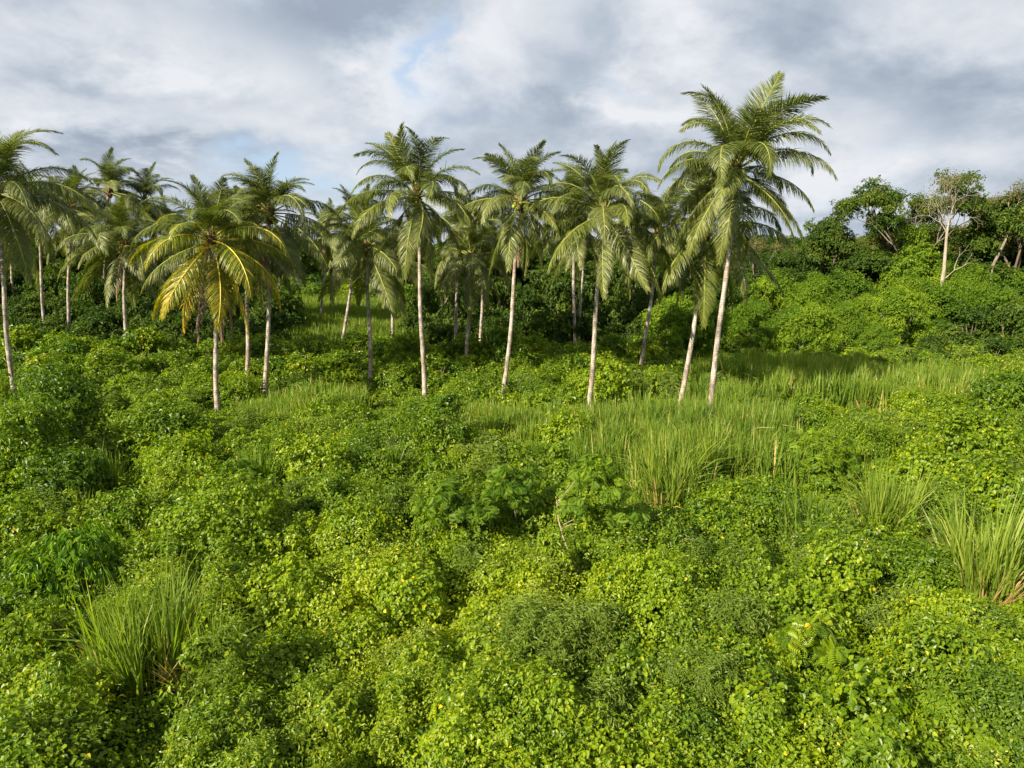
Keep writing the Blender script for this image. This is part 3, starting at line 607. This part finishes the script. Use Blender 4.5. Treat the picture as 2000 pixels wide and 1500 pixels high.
for k in range(9):
    a = k * 2.4; q = np.array([cos(a), sin(a), 0]); tube(m, [q * .08, q * .35 + [0, 0, .25], q * .62 + [0, 0, .10]], [.02, .016, .008], 4)
    for j in range(3): b2 = q * (.3 + .1 * j) + np.array([0, 0, .24]); tube(m, [b2, b2 + [.16 * cos(a + j), .16 * sin(a + j), -.05]], [.008, .004], 4)
SPATHE = m.data('flower_stalk', [M['spathe']], True)
m = Mesh(); rs = np.random.default_rng(8)
tube(m, [(0, 0, -.75), (0, 0, -.4), (0, 0, 0), (0, 0, .35), (0, 0, .8)], [.15, .21, .26, .20, .05], 10)
for k in range(26):
    a = k * 2.4; q = np.array([cos(a), sin(a), 0]); z = -.5 + k * .035; tube(m, [q * .15 + [0, 0, z - .2], q * .27 + [0, 0, z], q * .36 + [0, 0, z + .10 - .012 * k]], [.06, .07, .03], 5)
HEARTM = m.data('crown_base', [M['fibre']], True)
PALMS = {}
def palm(nick, base, heart, label, size=1.0, n=25, zb=.9, yellow=0, dead=0, nuts=6, seed=0, lean=0.0, old=.45, r0=.162, up=.84, dy=0.0):
    if nick != 'tallest': size *= 1.02
    rs = np.random.default_rng(seed + 100); B0 = at(base[0], base[1], zb); H = at_y(heart[0], heart[1], B0[1] + dy)
    B = B0.copy(); ddir = (H - B0); B = B0 - ddir * ((zb + .3) / ddir[2]) * .8; B[2] = -.2; V = H - B
    o = empty('coconut_palm', B); tag(o, label, 'palm tree', 'coconut palms standing in the undergrowth'); PALMS[nick] = (B, H, base, heart)
    K = 26; s = np.linspace(0, 1, K); cur = np.stack([lean * np.sin(pi * s) + .05 * np.sin(s * 9 + seed), .05 * np.sin(s * 7 + seed), 0 * s], -1)
    P = V[None] * s[:, None] + cur; R = r0 * (.62 + .38 * (1 - s)) + .16 * np.exp(-s * 26) + .008 * np.sin(np.arange(K) * 2.1); R *= size ** .3
    m = Mesh(); tube(m, P[:-1], R[:-1], 10); link('trunk', m.data('trunk', [M['trunk']], True), o)
    cb_ = link('crown_base', HEARTM, o); cb_.location = V; cb_.scale = (size,) * 3
    wts = [2, 4, 4, 5, 5, 5, 4, 4, 3] if not dead or not yellow else [2, 4, 4, 5, 4, 4, 4, 4, 3]; n = int(n * 1.3); tot = sum(wts); seq = []
    for c, w in enumerate(wts): seq += [c] * max(1, round(w * n / tot))
    tilt = rs.normal(0, .10, 2); gap = rs.uniform(0, 2 * pi)
    for i, c in enumerate(seq):
        az = radians(i * 137.5 + seed * 53) + rs.normal(0, .16); v = int(rs.integers(0, 3))
        if c > 3 and abs((az - gap + pi) % (2 * pi) - pi) < .35: continue
        kind = 'green'
        if c >= 4 and rs.random() < old: kind = 'old'
        if yellow and c >= 9 - yellow and c >= 3 and rs.random() < .8: kind = 'yellow'
        f = link('frond', FR[kind, c, v], o); sc = size * rs.uniform(.9, 1.08) * (up if c < 4 else 1)
        f.location = V + np.array([.12 * cos(az), .12 * sin(az), .30 - .075 * c]) * size; f.rotation_euler = (rs.normal(0, .22), rs.normal(0, .09) + tilt[0] * cos(az) + tilt[1] * sin(az), az); f.scale = (sc,) * 3
    for k in range(dead):
        az = radians(-90 + (k - .5) * 55 + seed * 7 % 20); f = link('dead_frond', FR['dead', 0, k % 3], o); f.location = V + np.array([.15 * cos(az), .15 * sin(az), -.3]); f.rotation_euler = (0, 0, az); f.scale = (size * (1.35 if yellow > 2 else 1),) * 3
    for k in range(nuts):
        a = radians(-90 + (k - nuts / 2) * 34); q = .40 + .10 * (k % 2); c_ = link('coconut', NUTY if yellow > 2 else NUT, o); c_.location = V + np.array([q * cos(a), q * sin(a), -.22 - .18 * (k % 3)]) * size; c_.rotation_euler = (.4, .3 * k, a)
    if nuts:
        f = link('flower_stalk', SPATHE, o); f.location = V + np.array([0, 0, .02]); f.scale = (size,) * 3; f.rotation_euler = (0, 0, seed)
    return o
palm('tallest', (1380, 832), (1437, 330), 'tallest palm, on the right, with a full crown high above all the others', .90, 32, .9, nuts=9, seed=1, lean=.10, old=.35, up=1.07)
palm('left edge', (28, 768), (-6, 372), 'palm cut by the left edge with a pale trunk leaning left', 1.1, 27, .9, seed=2, lean=-.1, up=.95)
palm('yellow', (425, 778), (413, 468), 'short palm with yellowing fronds and a brown skirt of dead leaves', .98, 27, 1.3, yellow=6, dead=3, nuts=7, seed=3, old=0, up=.8)
palm('dark trunk', (520, 780), (527, 415), 'palm with a darker trunk standing right behind the yellow palm', .98, 26, .2, seed=4, dead=1, up=.74)
palm('hidden', (482, 745), (484, 470), 'palm with its crown mostly hidden between the yellow palm and the darker-trunked one', .92, 20, 1.0, yellow=3, seed=5, nuts=0)
palm('short grey', (245, 697), (243, 478), 'short palm with broad drooping crown, second large crown left of the yellow palm', 1.0, 26, 1.3, seed=6, dead=1)
palm('slim left', (133, 665), (137, 405), 'slim upright palm with orange flower stalks near the left edge', 1.0, 26, 1.5, seed=7)
palm('shaded left', (88, 655), (72, 400), 'shaded palm just right of the one cut by the left edge', .95, 22, 1.5, seed=8, nuts=0)
palm('clearing', (627, 625), (637, 455), 'distant palm beside the bright clearing, right of the darker-trunked palm', 1.0, 24, 1.0, seed=9, dead=1)
palm('leaning thin', (670, 665), (700, 440), 'thin palm leaning right with its crown behind the low drooping one', .95, 24, 1.3, seed=10, nuts=0)
palm('low drooping', (724, 748), (717, 482), 'low palm with wide drooping crown left of the tall straight palm', .92, 24, .9, seed=11)
palm('dark small', (764, 682), (772, 500), 'dark small palm in shade between the low drooping palm and the tall one', .8, 20, 1.3, seed=12, nuts=0)
palm('tall middle', (828, 763), (815, 382), 'tall straight palm left of the middle with its high crown against the sky', .95, 28, .9, seed=13, dead=1, up=.94)
palm('back one', (891, 697), (893, 455), 'left of the three thin shaded trunks behind the middle', .95, 24, 1.3, seed=14, dead=1, nuts=0)
palm('back two', (911, 715), (920, 500), 'middle one of the three thin shaded trunks behind the middle', .85, 22, 1.1, seed=15, nuts=0)
palm('back three', (938, 678), (945, 470), 'right of the three thin shaded trunks behind the middle', .9, 22, 1.4, seed=16, nuts=0)
palm('middle', (983, 773), (1017, 392), 'middle palm with pale trunk curving slightly to the right', .88, 27, .9, seed=17, dead=1, lean=.05)
palm('right middle', (1150, 795), (1180, 415), 'wide-crowned palm with straight pale trunk, third from the right in the front row', .98, 28, .9, seed=18)
palm('twin one', (1122, 671), (1120, 410), 'left trunk of the close pair behind the wide-crowned palm', .98, 24, 1.5, seed=19)
palm('twin two', (1130, 669), (1142, 440), 'right trunk of the close pair behind the wide-crowned palm', .9, 20, 1.5, seed=20, nuts=0)
palm('far leaning', (1250, 722), (1285, 458), 'slender dark palm leaning right between the wide-crowned palm and the tallest', .95, 25, 1.1, seed=21, lean=.1)
palm('under tallest', (1328, 795), (1378, 445), 'palm whose dark low crown hangs behind the tallest palm, trunk reddish near the top', .98, 25, .9, seed=22, lean=.1, old=.15)
for i, (b, h, lb, sz) in enumerate([((198, 640), (212, 372), 'far palm whose tip rises behind the slim upright palm', 1.1), ((320, 635), (283, 392), 'far palm whose tip rises just left of the yellow palm', 1.05),
        ((410, 630), (330, 455), 'far palm hidden behind the left side of the yellow palm', 1.0), ((450, 625), (452, 430), 'far palm between the yellow palm and the darker-trunked one', 1.0),
        ((28, 640), (20, 430), 'far thin palm in the shade behind the left-edge palm', 1.0), ((1205, 640), (1180, 640), 'stunted young palm with low arching fronds behind the wide-crowned palm', .8),
        ((185, 640), (165, 440), 'far palm filling the gap between the slim and the short palm', 1.0), ((975, 640), (960, 450), 'far palm behind the middle palm', .95), ((1235, 640), (1238, 440), 'far palm right of the wide-crowned palm', .8)]):
    palm('far%d' % i, b, h, lb, sz, 18, 1.2 if i != 5 else .4, seed=40 + i, nuts=0)

# ------------------------------------------------------------------ broadleaf trees
def grow(m, p, d, L, r, depth, rs, tips, mat=0, spread=.6, up=.25, fork=(2, 3), shrink=.72):
    K = 4; P = [p]; q = np.array(p, float); dd = nrm(np.array(d, float))
    for k in range(K):
        dd = nrm(dd + rs.normal(0, .10, 3) + np.array([0, 0, up * .1])); q = q + dd * L / K; P.append(q)
    tube(m, P, np.linspace(r, r * .66, K + 1), 6 if depth > 1 else 4, mat)
    if depth == 0: tips.append(q); return
    n = rs.integers(fork[0], fork[1] + 1); a0 = rs.uniform(0, 2 * pi)
    for k in range(n):
        a = a0 + k * 2 * pi / n + rs.normal(0, .3); side = nrm(np.cross(dd, [cos(a), sin(a), .3]))
        grow(m, q, dd + side * spread * rs.uniform(.7, 1.3) + np.array([0, 0, up]), L * shrink * rs.uniform(.8, 1.15), r * .64, depth - 1, rs, tips, mat, spread, up, fork, shrink)
def tree_mesh(seed, H, spread, lobe_r, lsize, mat, trunk_h=.35, depth=3, cover=1.5, flat=.6, tint=.45, tmpl=LANCE, wr=.6, bark='bark', up=.25, extra=0, low=-.5):
    thick = .022 if bark == 'bark' else .012
    rs = np.random.default_rng(seed); m = Mesh(); tips = []
    grow(m, (0, 0, -.4), (rs.normal(0, .05), rs.normal(0, .05), 1), H * trunk_h, H * thick, depth, rs, tips, 0, spread, up, (2, 3), .66)
    tips = np.array(tips); k = (H - lobe_r * flat) / tips[:, 2].max(); m.v = [v * k for v in m.v]; tips = tips * k; tm_ = m.data('trunk', [M[bark]], True); m = Mesh()
    for t in tips:
        for e_ in range(1 + extra):
            r = lobe_r * rs.uniform(.6, 1.2); c = t + rs.normal(0, lobe_r * .45, 3) * e_
            n = int(2 * pi * r * r * (.5 + .6 * flat) * cover / (lsize ** 2 * wr * .6)); P, N = lobe(c, r, n, rs, flat, low, .45, .6, rs.random() * 9)
            leaves(m, P, N, lsize, wr, tmpl, rs, np.clip(tint + rs.normal(0, .12) + rs.normal(0, .16, len(P)), 0, 1), hang=.4)
    return tm_, m.data('crown', [M[mat]])
def bush_mesh(seed, R, H, lsize, mat, tmpl=LANCE, wr=.6, nl=14, cover=1.6, tint=.45, flat=.55, skirt=True, lr=(.26, .42)):
    """wide crown built of flat leafy sprays down to the ground"""
    rs = np.random.default_rng(seed); m = Mesh()
    for k in range(nl):
        a = k * 2.4 + rs.normal(0, .2); s = (k + .5) / nl; q = R * .72 * math.sqrt(s) * rs.uniform(.8, 1.1); z = H * (1 - .72 * s ** 1.6) * rs.uniform(.80, 1.0) - (R * .2 if s > .05 else R * .2)
        if skirt and k % 3 == 2: z *= .55
        r = R * rs.uniform(*lr); n = int(2 * pi * r * r * (.5 + .6 * flat) * cover / (lsize ** 2 * wr * .6 * (1 if tmpl is not PINNATE else .7)))
        P, N = lobe((q * cos(a), q * sin(a), z), r, n, rs, flat, -.6, .45, .55, rs.random() * 9)
        leaves(m, P, N, lsize, wr, tmpl, rs, np.clip(tint + rs.normal(0, .10) + rs.normal(0, .16, len(P)), 0, 1), hang=.35)
    zt = np.percentile(np.concatenate(m.v)[:, 2], 99.6); m.v = [v * np.array([1, 1, H / zt]) for v in m.v]
    n = int(2 * R * R * 8); d = nrm(rs.normal(0, 1, (n, 3))); P = np.stack([d[:, 0] * R * .55, d[:, 1] * R * .55, abs(d[:, 2]) * H * .62], -1)      # inner leaves, tinted darker to deepen the shade inside
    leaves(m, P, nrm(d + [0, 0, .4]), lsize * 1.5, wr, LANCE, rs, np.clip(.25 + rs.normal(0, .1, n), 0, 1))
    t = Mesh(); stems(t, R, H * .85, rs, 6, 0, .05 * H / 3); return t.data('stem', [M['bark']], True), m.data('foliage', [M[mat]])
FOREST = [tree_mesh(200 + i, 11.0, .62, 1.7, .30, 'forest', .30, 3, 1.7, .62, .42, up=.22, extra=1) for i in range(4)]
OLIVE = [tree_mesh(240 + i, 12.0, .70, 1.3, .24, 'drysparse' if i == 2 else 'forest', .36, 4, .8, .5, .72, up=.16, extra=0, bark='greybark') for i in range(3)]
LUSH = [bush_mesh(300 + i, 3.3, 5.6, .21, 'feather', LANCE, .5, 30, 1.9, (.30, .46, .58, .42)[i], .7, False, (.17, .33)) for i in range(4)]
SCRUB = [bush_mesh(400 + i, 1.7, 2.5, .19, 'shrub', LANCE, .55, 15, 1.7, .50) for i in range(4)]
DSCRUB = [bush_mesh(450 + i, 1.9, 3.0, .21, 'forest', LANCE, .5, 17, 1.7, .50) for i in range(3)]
def place(kind, nm, parts, x, y, z, rz, sc, label, cat, group):
    o = empty(nm, (x, y, z), rz, sc)
    link(parts[0], kind[0], o); link(parts[1], kind[1], o); tag(o, label, cat, group); return o
LANDMARKS = [(28, 'the left-edge palm trunk'), (133, 'the slim left palm'), (245, 'the short drooping palm'), (425, 'the yellow palm'), (520, 'the darker-trunked palm'), (627, 'the distant clearing palm'),
             (724, 'the low drooping palm'), (828, 'the tall straight palm'), (911, 'the three thin shaded trunks'), (990, 'the middle palm'), (1150, 'the wide-crowned palm'), (1255, 'the slender leaning palm'),
             (1340, 'the reddish-topped palm'), (1390, 'the tallest palm'), (1615, 'the round-headed tree'), (1790, 'the umbrella-shaped tree'), (1840, 'the bare pale tree'), (1975, 'the right edge')]
used = {}
def auto(px, lead, row):
    nm = min(LANDMARKS, key=lambda l: abs(l[0] - px)); side = 'behind' if abs(nm[0] - px) < 14 else ('left of' if px < nm[0] else 'right of')
    if nm[1] == 'the right edge': side = 'near' if px < 1975 else 'at'
    lb = f'{lead} {row} {side} {nm[1]}'; used[lb] = used.get(lb, 0) + 1
    return lb, used[lb]
SIZES = ['', 'farther ', 'still farther ', 'farthest ', 'rearmost ']
def auto_place(kinds, i, px, ptop, y, lead, row, nm, parts, cat, group, h0, wk=1.0, z=.1, rs=None):
    x = (px - 1000) / F * y / (cos(PITCH) + 0 * PITCH); top = at_y(px, ptop, y); x = top[0]; H = max(top[2] - z, h0 * .35); s = H / h0
    lb, c = auto(px, lead, row); lb = (SIZES[min(c - 1, 4)] + lb) if c > 1 else lb
    place(kinds[i % len(kinds)], nm, parts, x, y, z, rs.uniform(0, 6.28), (s * wk * rs.uniform(.92, 1.1), s * wk * rs.uniform(.92, 1.1), s), lb, cat, group)
rs = np.random.default_rng(21); T2 = ('trunk', 'crown'); S2 = ('stem', 'foliage')
# dark wood behind the palms: left and middle
i = 0
for px in list(range(-40, 560, 44)) + list(range(850, 1420, 42)):
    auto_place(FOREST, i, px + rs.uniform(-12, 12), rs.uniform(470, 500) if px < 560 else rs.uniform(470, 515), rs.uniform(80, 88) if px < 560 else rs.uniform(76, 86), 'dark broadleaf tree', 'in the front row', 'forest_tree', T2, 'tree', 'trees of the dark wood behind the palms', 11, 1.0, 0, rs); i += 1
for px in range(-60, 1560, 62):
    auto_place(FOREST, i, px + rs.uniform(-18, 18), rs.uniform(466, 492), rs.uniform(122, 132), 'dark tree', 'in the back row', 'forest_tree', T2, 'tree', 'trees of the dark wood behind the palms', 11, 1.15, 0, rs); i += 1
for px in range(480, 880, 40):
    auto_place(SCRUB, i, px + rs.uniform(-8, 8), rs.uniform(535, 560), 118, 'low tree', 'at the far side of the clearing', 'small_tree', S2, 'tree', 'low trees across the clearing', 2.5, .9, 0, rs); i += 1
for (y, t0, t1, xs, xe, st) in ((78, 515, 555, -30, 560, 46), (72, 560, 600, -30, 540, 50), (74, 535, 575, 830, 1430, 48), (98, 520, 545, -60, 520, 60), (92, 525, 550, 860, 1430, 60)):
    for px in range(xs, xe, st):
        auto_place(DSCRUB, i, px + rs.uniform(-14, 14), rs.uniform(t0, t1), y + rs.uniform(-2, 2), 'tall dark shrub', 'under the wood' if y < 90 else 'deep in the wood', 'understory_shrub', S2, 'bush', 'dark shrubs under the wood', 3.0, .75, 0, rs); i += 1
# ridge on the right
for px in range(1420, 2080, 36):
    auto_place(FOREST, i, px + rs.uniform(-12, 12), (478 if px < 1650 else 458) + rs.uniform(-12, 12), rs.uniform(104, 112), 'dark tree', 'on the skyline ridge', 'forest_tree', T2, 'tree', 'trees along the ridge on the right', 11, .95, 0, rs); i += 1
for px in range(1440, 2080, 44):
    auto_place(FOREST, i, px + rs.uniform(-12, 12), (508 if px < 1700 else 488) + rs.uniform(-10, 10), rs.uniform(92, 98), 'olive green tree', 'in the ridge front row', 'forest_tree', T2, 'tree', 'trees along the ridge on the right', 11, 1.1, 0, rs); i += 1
for (px, pt, y) in ((1700, 440, 100), (1735, 432, 98), (1830, 405, 99), (1865, 415, 97), (1900, 400, 100), (1925, 410, 96), (1960, 392, 99), (1990, 402, 97), (2030, 390, 98), (1560, 455, 101), (1650, 450, 101), (1520, 462, 101)):
    auto_place(OLIVE, i, px, pt + (22 if px < 1950 else 8), y, 'open-crowned olive tree', 'rising above the ridge', 'ridge_tree', T2, 'tree', 'taller open trees on the ridge', 12, .9, 0, rs); i += 1
# bright thicket on the right
for (y, tops, xs, step, wk) in ((86, (508, 540), (1430, 2080), 80, .95), (76, (535, 590), (1290, 2090), 96, 1.0), (67, (548, 605), (1330, 1810), 112, 1.0), (60, (580, 650), (1290, 1800), 104, 1.0)):
    for px in range(xs[0], xs[1], step):
        if y == 76 and 1850 < px < 1930: continue
        auto_place(LUSH, i, px + rs.uniform(-22, 22), rs.uniform(*tops), y + rs.uniform(-2, 2), 'bright feathery tree' if y > 70 else 'bushy bright green tree', 'in the upper thicket' if y > 78 else ('in the middle thicket' if y > 70 else ('in the lower thicket' if y > 63 else 'on the thicket front')),
                   'thicket_tree', S2, 'tree', 'bright green thicket trees on the right', 5.6, wk, 0, rs); i += 1
for (px, pt, y) in ((1905, 600, 64), (1985, 590, 62), (1830, 655, 58), (1940, 660, 56), (2030, 640, 58)):
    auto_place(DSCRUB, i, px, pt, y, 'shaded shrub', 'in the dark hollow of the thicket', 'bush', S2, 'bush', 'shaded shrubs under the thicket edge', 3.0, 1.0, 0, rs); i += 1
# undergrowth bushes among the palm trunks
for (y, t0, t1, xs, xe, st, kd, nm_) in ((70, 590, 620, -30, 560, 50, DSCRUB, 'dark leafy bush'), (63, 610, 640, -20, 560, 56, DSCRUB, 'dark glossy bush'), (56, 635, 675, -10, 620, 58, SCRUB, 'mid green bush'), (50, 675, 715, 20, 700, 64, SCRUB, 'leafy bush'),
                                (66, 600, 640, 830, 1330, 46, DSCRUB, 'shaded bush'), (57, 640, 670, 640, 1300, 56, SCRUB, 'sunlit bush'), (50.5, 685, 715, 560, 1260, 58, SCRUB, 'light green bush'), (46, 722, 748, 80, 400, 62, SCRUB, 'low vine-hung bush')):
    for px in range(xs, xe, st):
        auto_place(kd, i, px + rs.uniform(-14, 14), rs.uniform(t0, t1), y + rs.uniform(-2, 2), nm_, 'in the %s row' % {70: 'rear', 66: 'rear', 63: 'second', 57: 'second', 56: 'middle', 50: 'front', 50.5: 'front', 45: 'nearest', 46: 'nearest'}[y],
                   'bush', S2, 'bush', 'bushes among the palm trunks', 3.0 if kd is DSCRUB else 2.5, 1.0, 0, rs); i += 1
for (px, pt, y) in ((1835, 553, 79), (1880, 545, 81), (1800, 545, 80)):
    auto_place(LUSH, i, px, pt, y, 'bright feathery tree', 'hiding the trunk foot', 'thicket_tree', S2, 'tree', 'bright green thicket trees on the right', 5.6, 1.0, 0, rs); i += 1
# single trees on the ridge
def special(px, py_top, y, label, nm, k, wk=1.0, h0=11.0, parts=T2, cat='tree'):
    top = at_y(px, py_top, y); s = top[2] / h0; o = place(k, nm, parts, top[0], y, 0, .3 * px, (s * wk, s * wk, s), label, cat, None); return o
UMB = tree_mesh(510, 16, .72, 1.0, .24, 'forest', .42, 4, .85, .6, .62, up=.2, extra=1, bark='greybark')
special(1785, 345, 92, 'umbrella-shaped tree with open layered crown left of the bare pale tree', 'umbrella_tree', UMB, 1.0, 16)
special(1745, 395, 96, 'smaller layered tree at the left foot of the umbrella-shaped tree', 'umbrella_tree', UMB, .7, 16)
RND = tree_mesh(520, 11, .55, 1.2, .26, 'forest', .45, 3, 1.5, .75, .55, up=.3, extra=1)
special(1615, 422, 96, 'round-headed dark tree standing alone on the skyline', 'round_tree', RND, .75)
special(1990, 372, 88, 'tall dense green tree cut by the right edge', 'round_tree', RND, .8)
DRY = tree_mesh(530, 15, .62, 1.2, .20, 'drysparse', .36, 4, .55, .6, .55, up=.2, extra=0, bark='greybark')
special(1895, 385, 96, 'brownish sparse tree right of the bare pale tree', 'sparse_tree', DRY, 1.0, 15)
special(1940, 382, 92, 'second brownish sparse tree, between the first one and the right edge', 'sparse_tree', DRY, .9, 15)
special(1480, 462, 90, 'dead branching tree half hidden behind the tallest palm fronds', 'sparse_tree', DRY, .8, 15)
for (px, py, y, rx, rz_, lb) in ((1795, 500, 88, 2.6, 6.5, 'column of bright climbing vines over a tree below the umbrella-shaped tree'), (1770, 540, 86, 3.4, 4.0, 'sloping curtain of vines left of the bare pale trunk')):
    c = at_y(px, py, y); o = empty('vine_tower', (c[0], y, 0)); tag(o, lb, 'vines'); rs2 = np.random.default_rng(px)
    L_ = [(np.array([rs2.normal(0, .5), rs2.normal(0, .4), z]), rx * (1 - .55 * (z / (c[2] + rz_))), 1.0) for z in np.linspace(1, c[2] + rz_ * .35, 7)]
    link('foliage', foliage('shrub', L_, rs2, 88, 1.6, .12, .45, .3).data('foliage', [M['feather']]), o)
    m = Mesh(); tube(m, [(0, 0, -.3), (0, 0, c[2])], [.25, .12], 6); link('trunk', m.data('trunk', [M['bark']], True), o)
# bare pale tree
b = at(1838, 548, 4.0); yb = 84.0; b = at_y(1838, 560, yb); tp = at_y(1845, 335, yb); o = empty('bare_tree', (b[0], yb, 0)); tag(o, 'tall bare pale-trunked tree with fine twigs above the thicket on the right', 'tree')
rs = np.random.default_rng(77); m = Mesh(); tips = []; hh = tp[2]
P = [(0, 0, -.3), (0, 0, hh * .25), (.1, 0, hh * .4), (-.12, 0, hh * .62), (-.05, 0, hh * .73)]; tube(m, P, [.27, .24, .21, .14, .09], 8)
for k in range(6):
    a = k * 1.25 + .4; s0 = np.array(P[3 if k % 2 else 4]); grow(m, s0, (.5 * cos(a), .5 * sin(a), 1), hh * .098, .05, 4, rs, tips, 0, .62, .08, (2, 3), .74)
grow(m, np.array([.05, 0, hh * .33]), (1, 0, .55), hh * .10, .06, 3, rs, tips, 0, .5, .05, (2, 2), .7)
link('trunk', m.data('trunk', [M['palebark']], True), o); m = Mesh(); tips = np.array(tips); q = tips[rs.integers(0, len(tips), 1500)] + rs.normal(0, .22, (1500, 3))
leaves(m, q, nrm(rs.normal(0, .6, q.shape) + [0, 0, .6]), .17, .6, LANCE, rs, np.clip(rs.normal(.5, .2, len(q)), 0, 1)); link('crown', m.data('crown', [M['drysparse']]), o)
# leaning pale trunk by the right edge
o = empty('leaning_tree', at_y(1938, 560, 86) * [1, 1, 0]); tag(o, 'tree with a pale limb leaning right, near the right edge', 'tree'); m = Mesh(); tips = []
q0 = at_y(1938, 520, 86) - np.array(o.location); q1 = at_y(1972, 450, 86) - np.array(o.location)
tube(m, [(0, 0, -.3), q0, (q0 + q1) / 2 + [0.1, 0, 0], q1], [.2, .19, .16, .12], 7)
for d_ in ((.5, .2, 1), (-.4, -.2, 1), (.9, 0, .4)): grow(m, q1, d_, 1.9, .09, 3, rs, tips, 0, .6, .1, (2, 3), .75)
link('trunk', m.data('trunk', [M['greybark']], True), o); m = Mesh(); tips = np.array(tips)
q = tips[rs.integers(0, len(tips), 2600)] + rs.normal(0, .35, (2600, 3)); leaves(m, q, nrm(rs.normal(0, .6, q.shape) + [0, 0, .6]), .22, .6, LANCE, rs, np.clip(rs.normal(.6, .2, len(q)), 0, 1)); link('crown', m.data('crown', [M['drysparse']]), o)
# far wood to the horizon, one mass
m = Mesh(); rs = np.random.default_rng(9)
for k in range(420):
    y = rs.uniform(140, 420); x = rs.uniform(-1, 1) * (.9 * y); r = rs.uniform(5, 8.5); 
    P, N = lobe((x, y, 2.0 + .008 * y), r, int(360), rs, .95, -.1, .3, .2, k); leaves(m, P, N, 1.5, .8, LANCE, rs, np.clip(rs.normal(.4, .15, len(P)), 0, 1))
tag(link('distant_wood', m.data('distant_wood', [M['forest']])), 'unbroken dark wood reaching to the horizon', 'wood', kind='stuff')
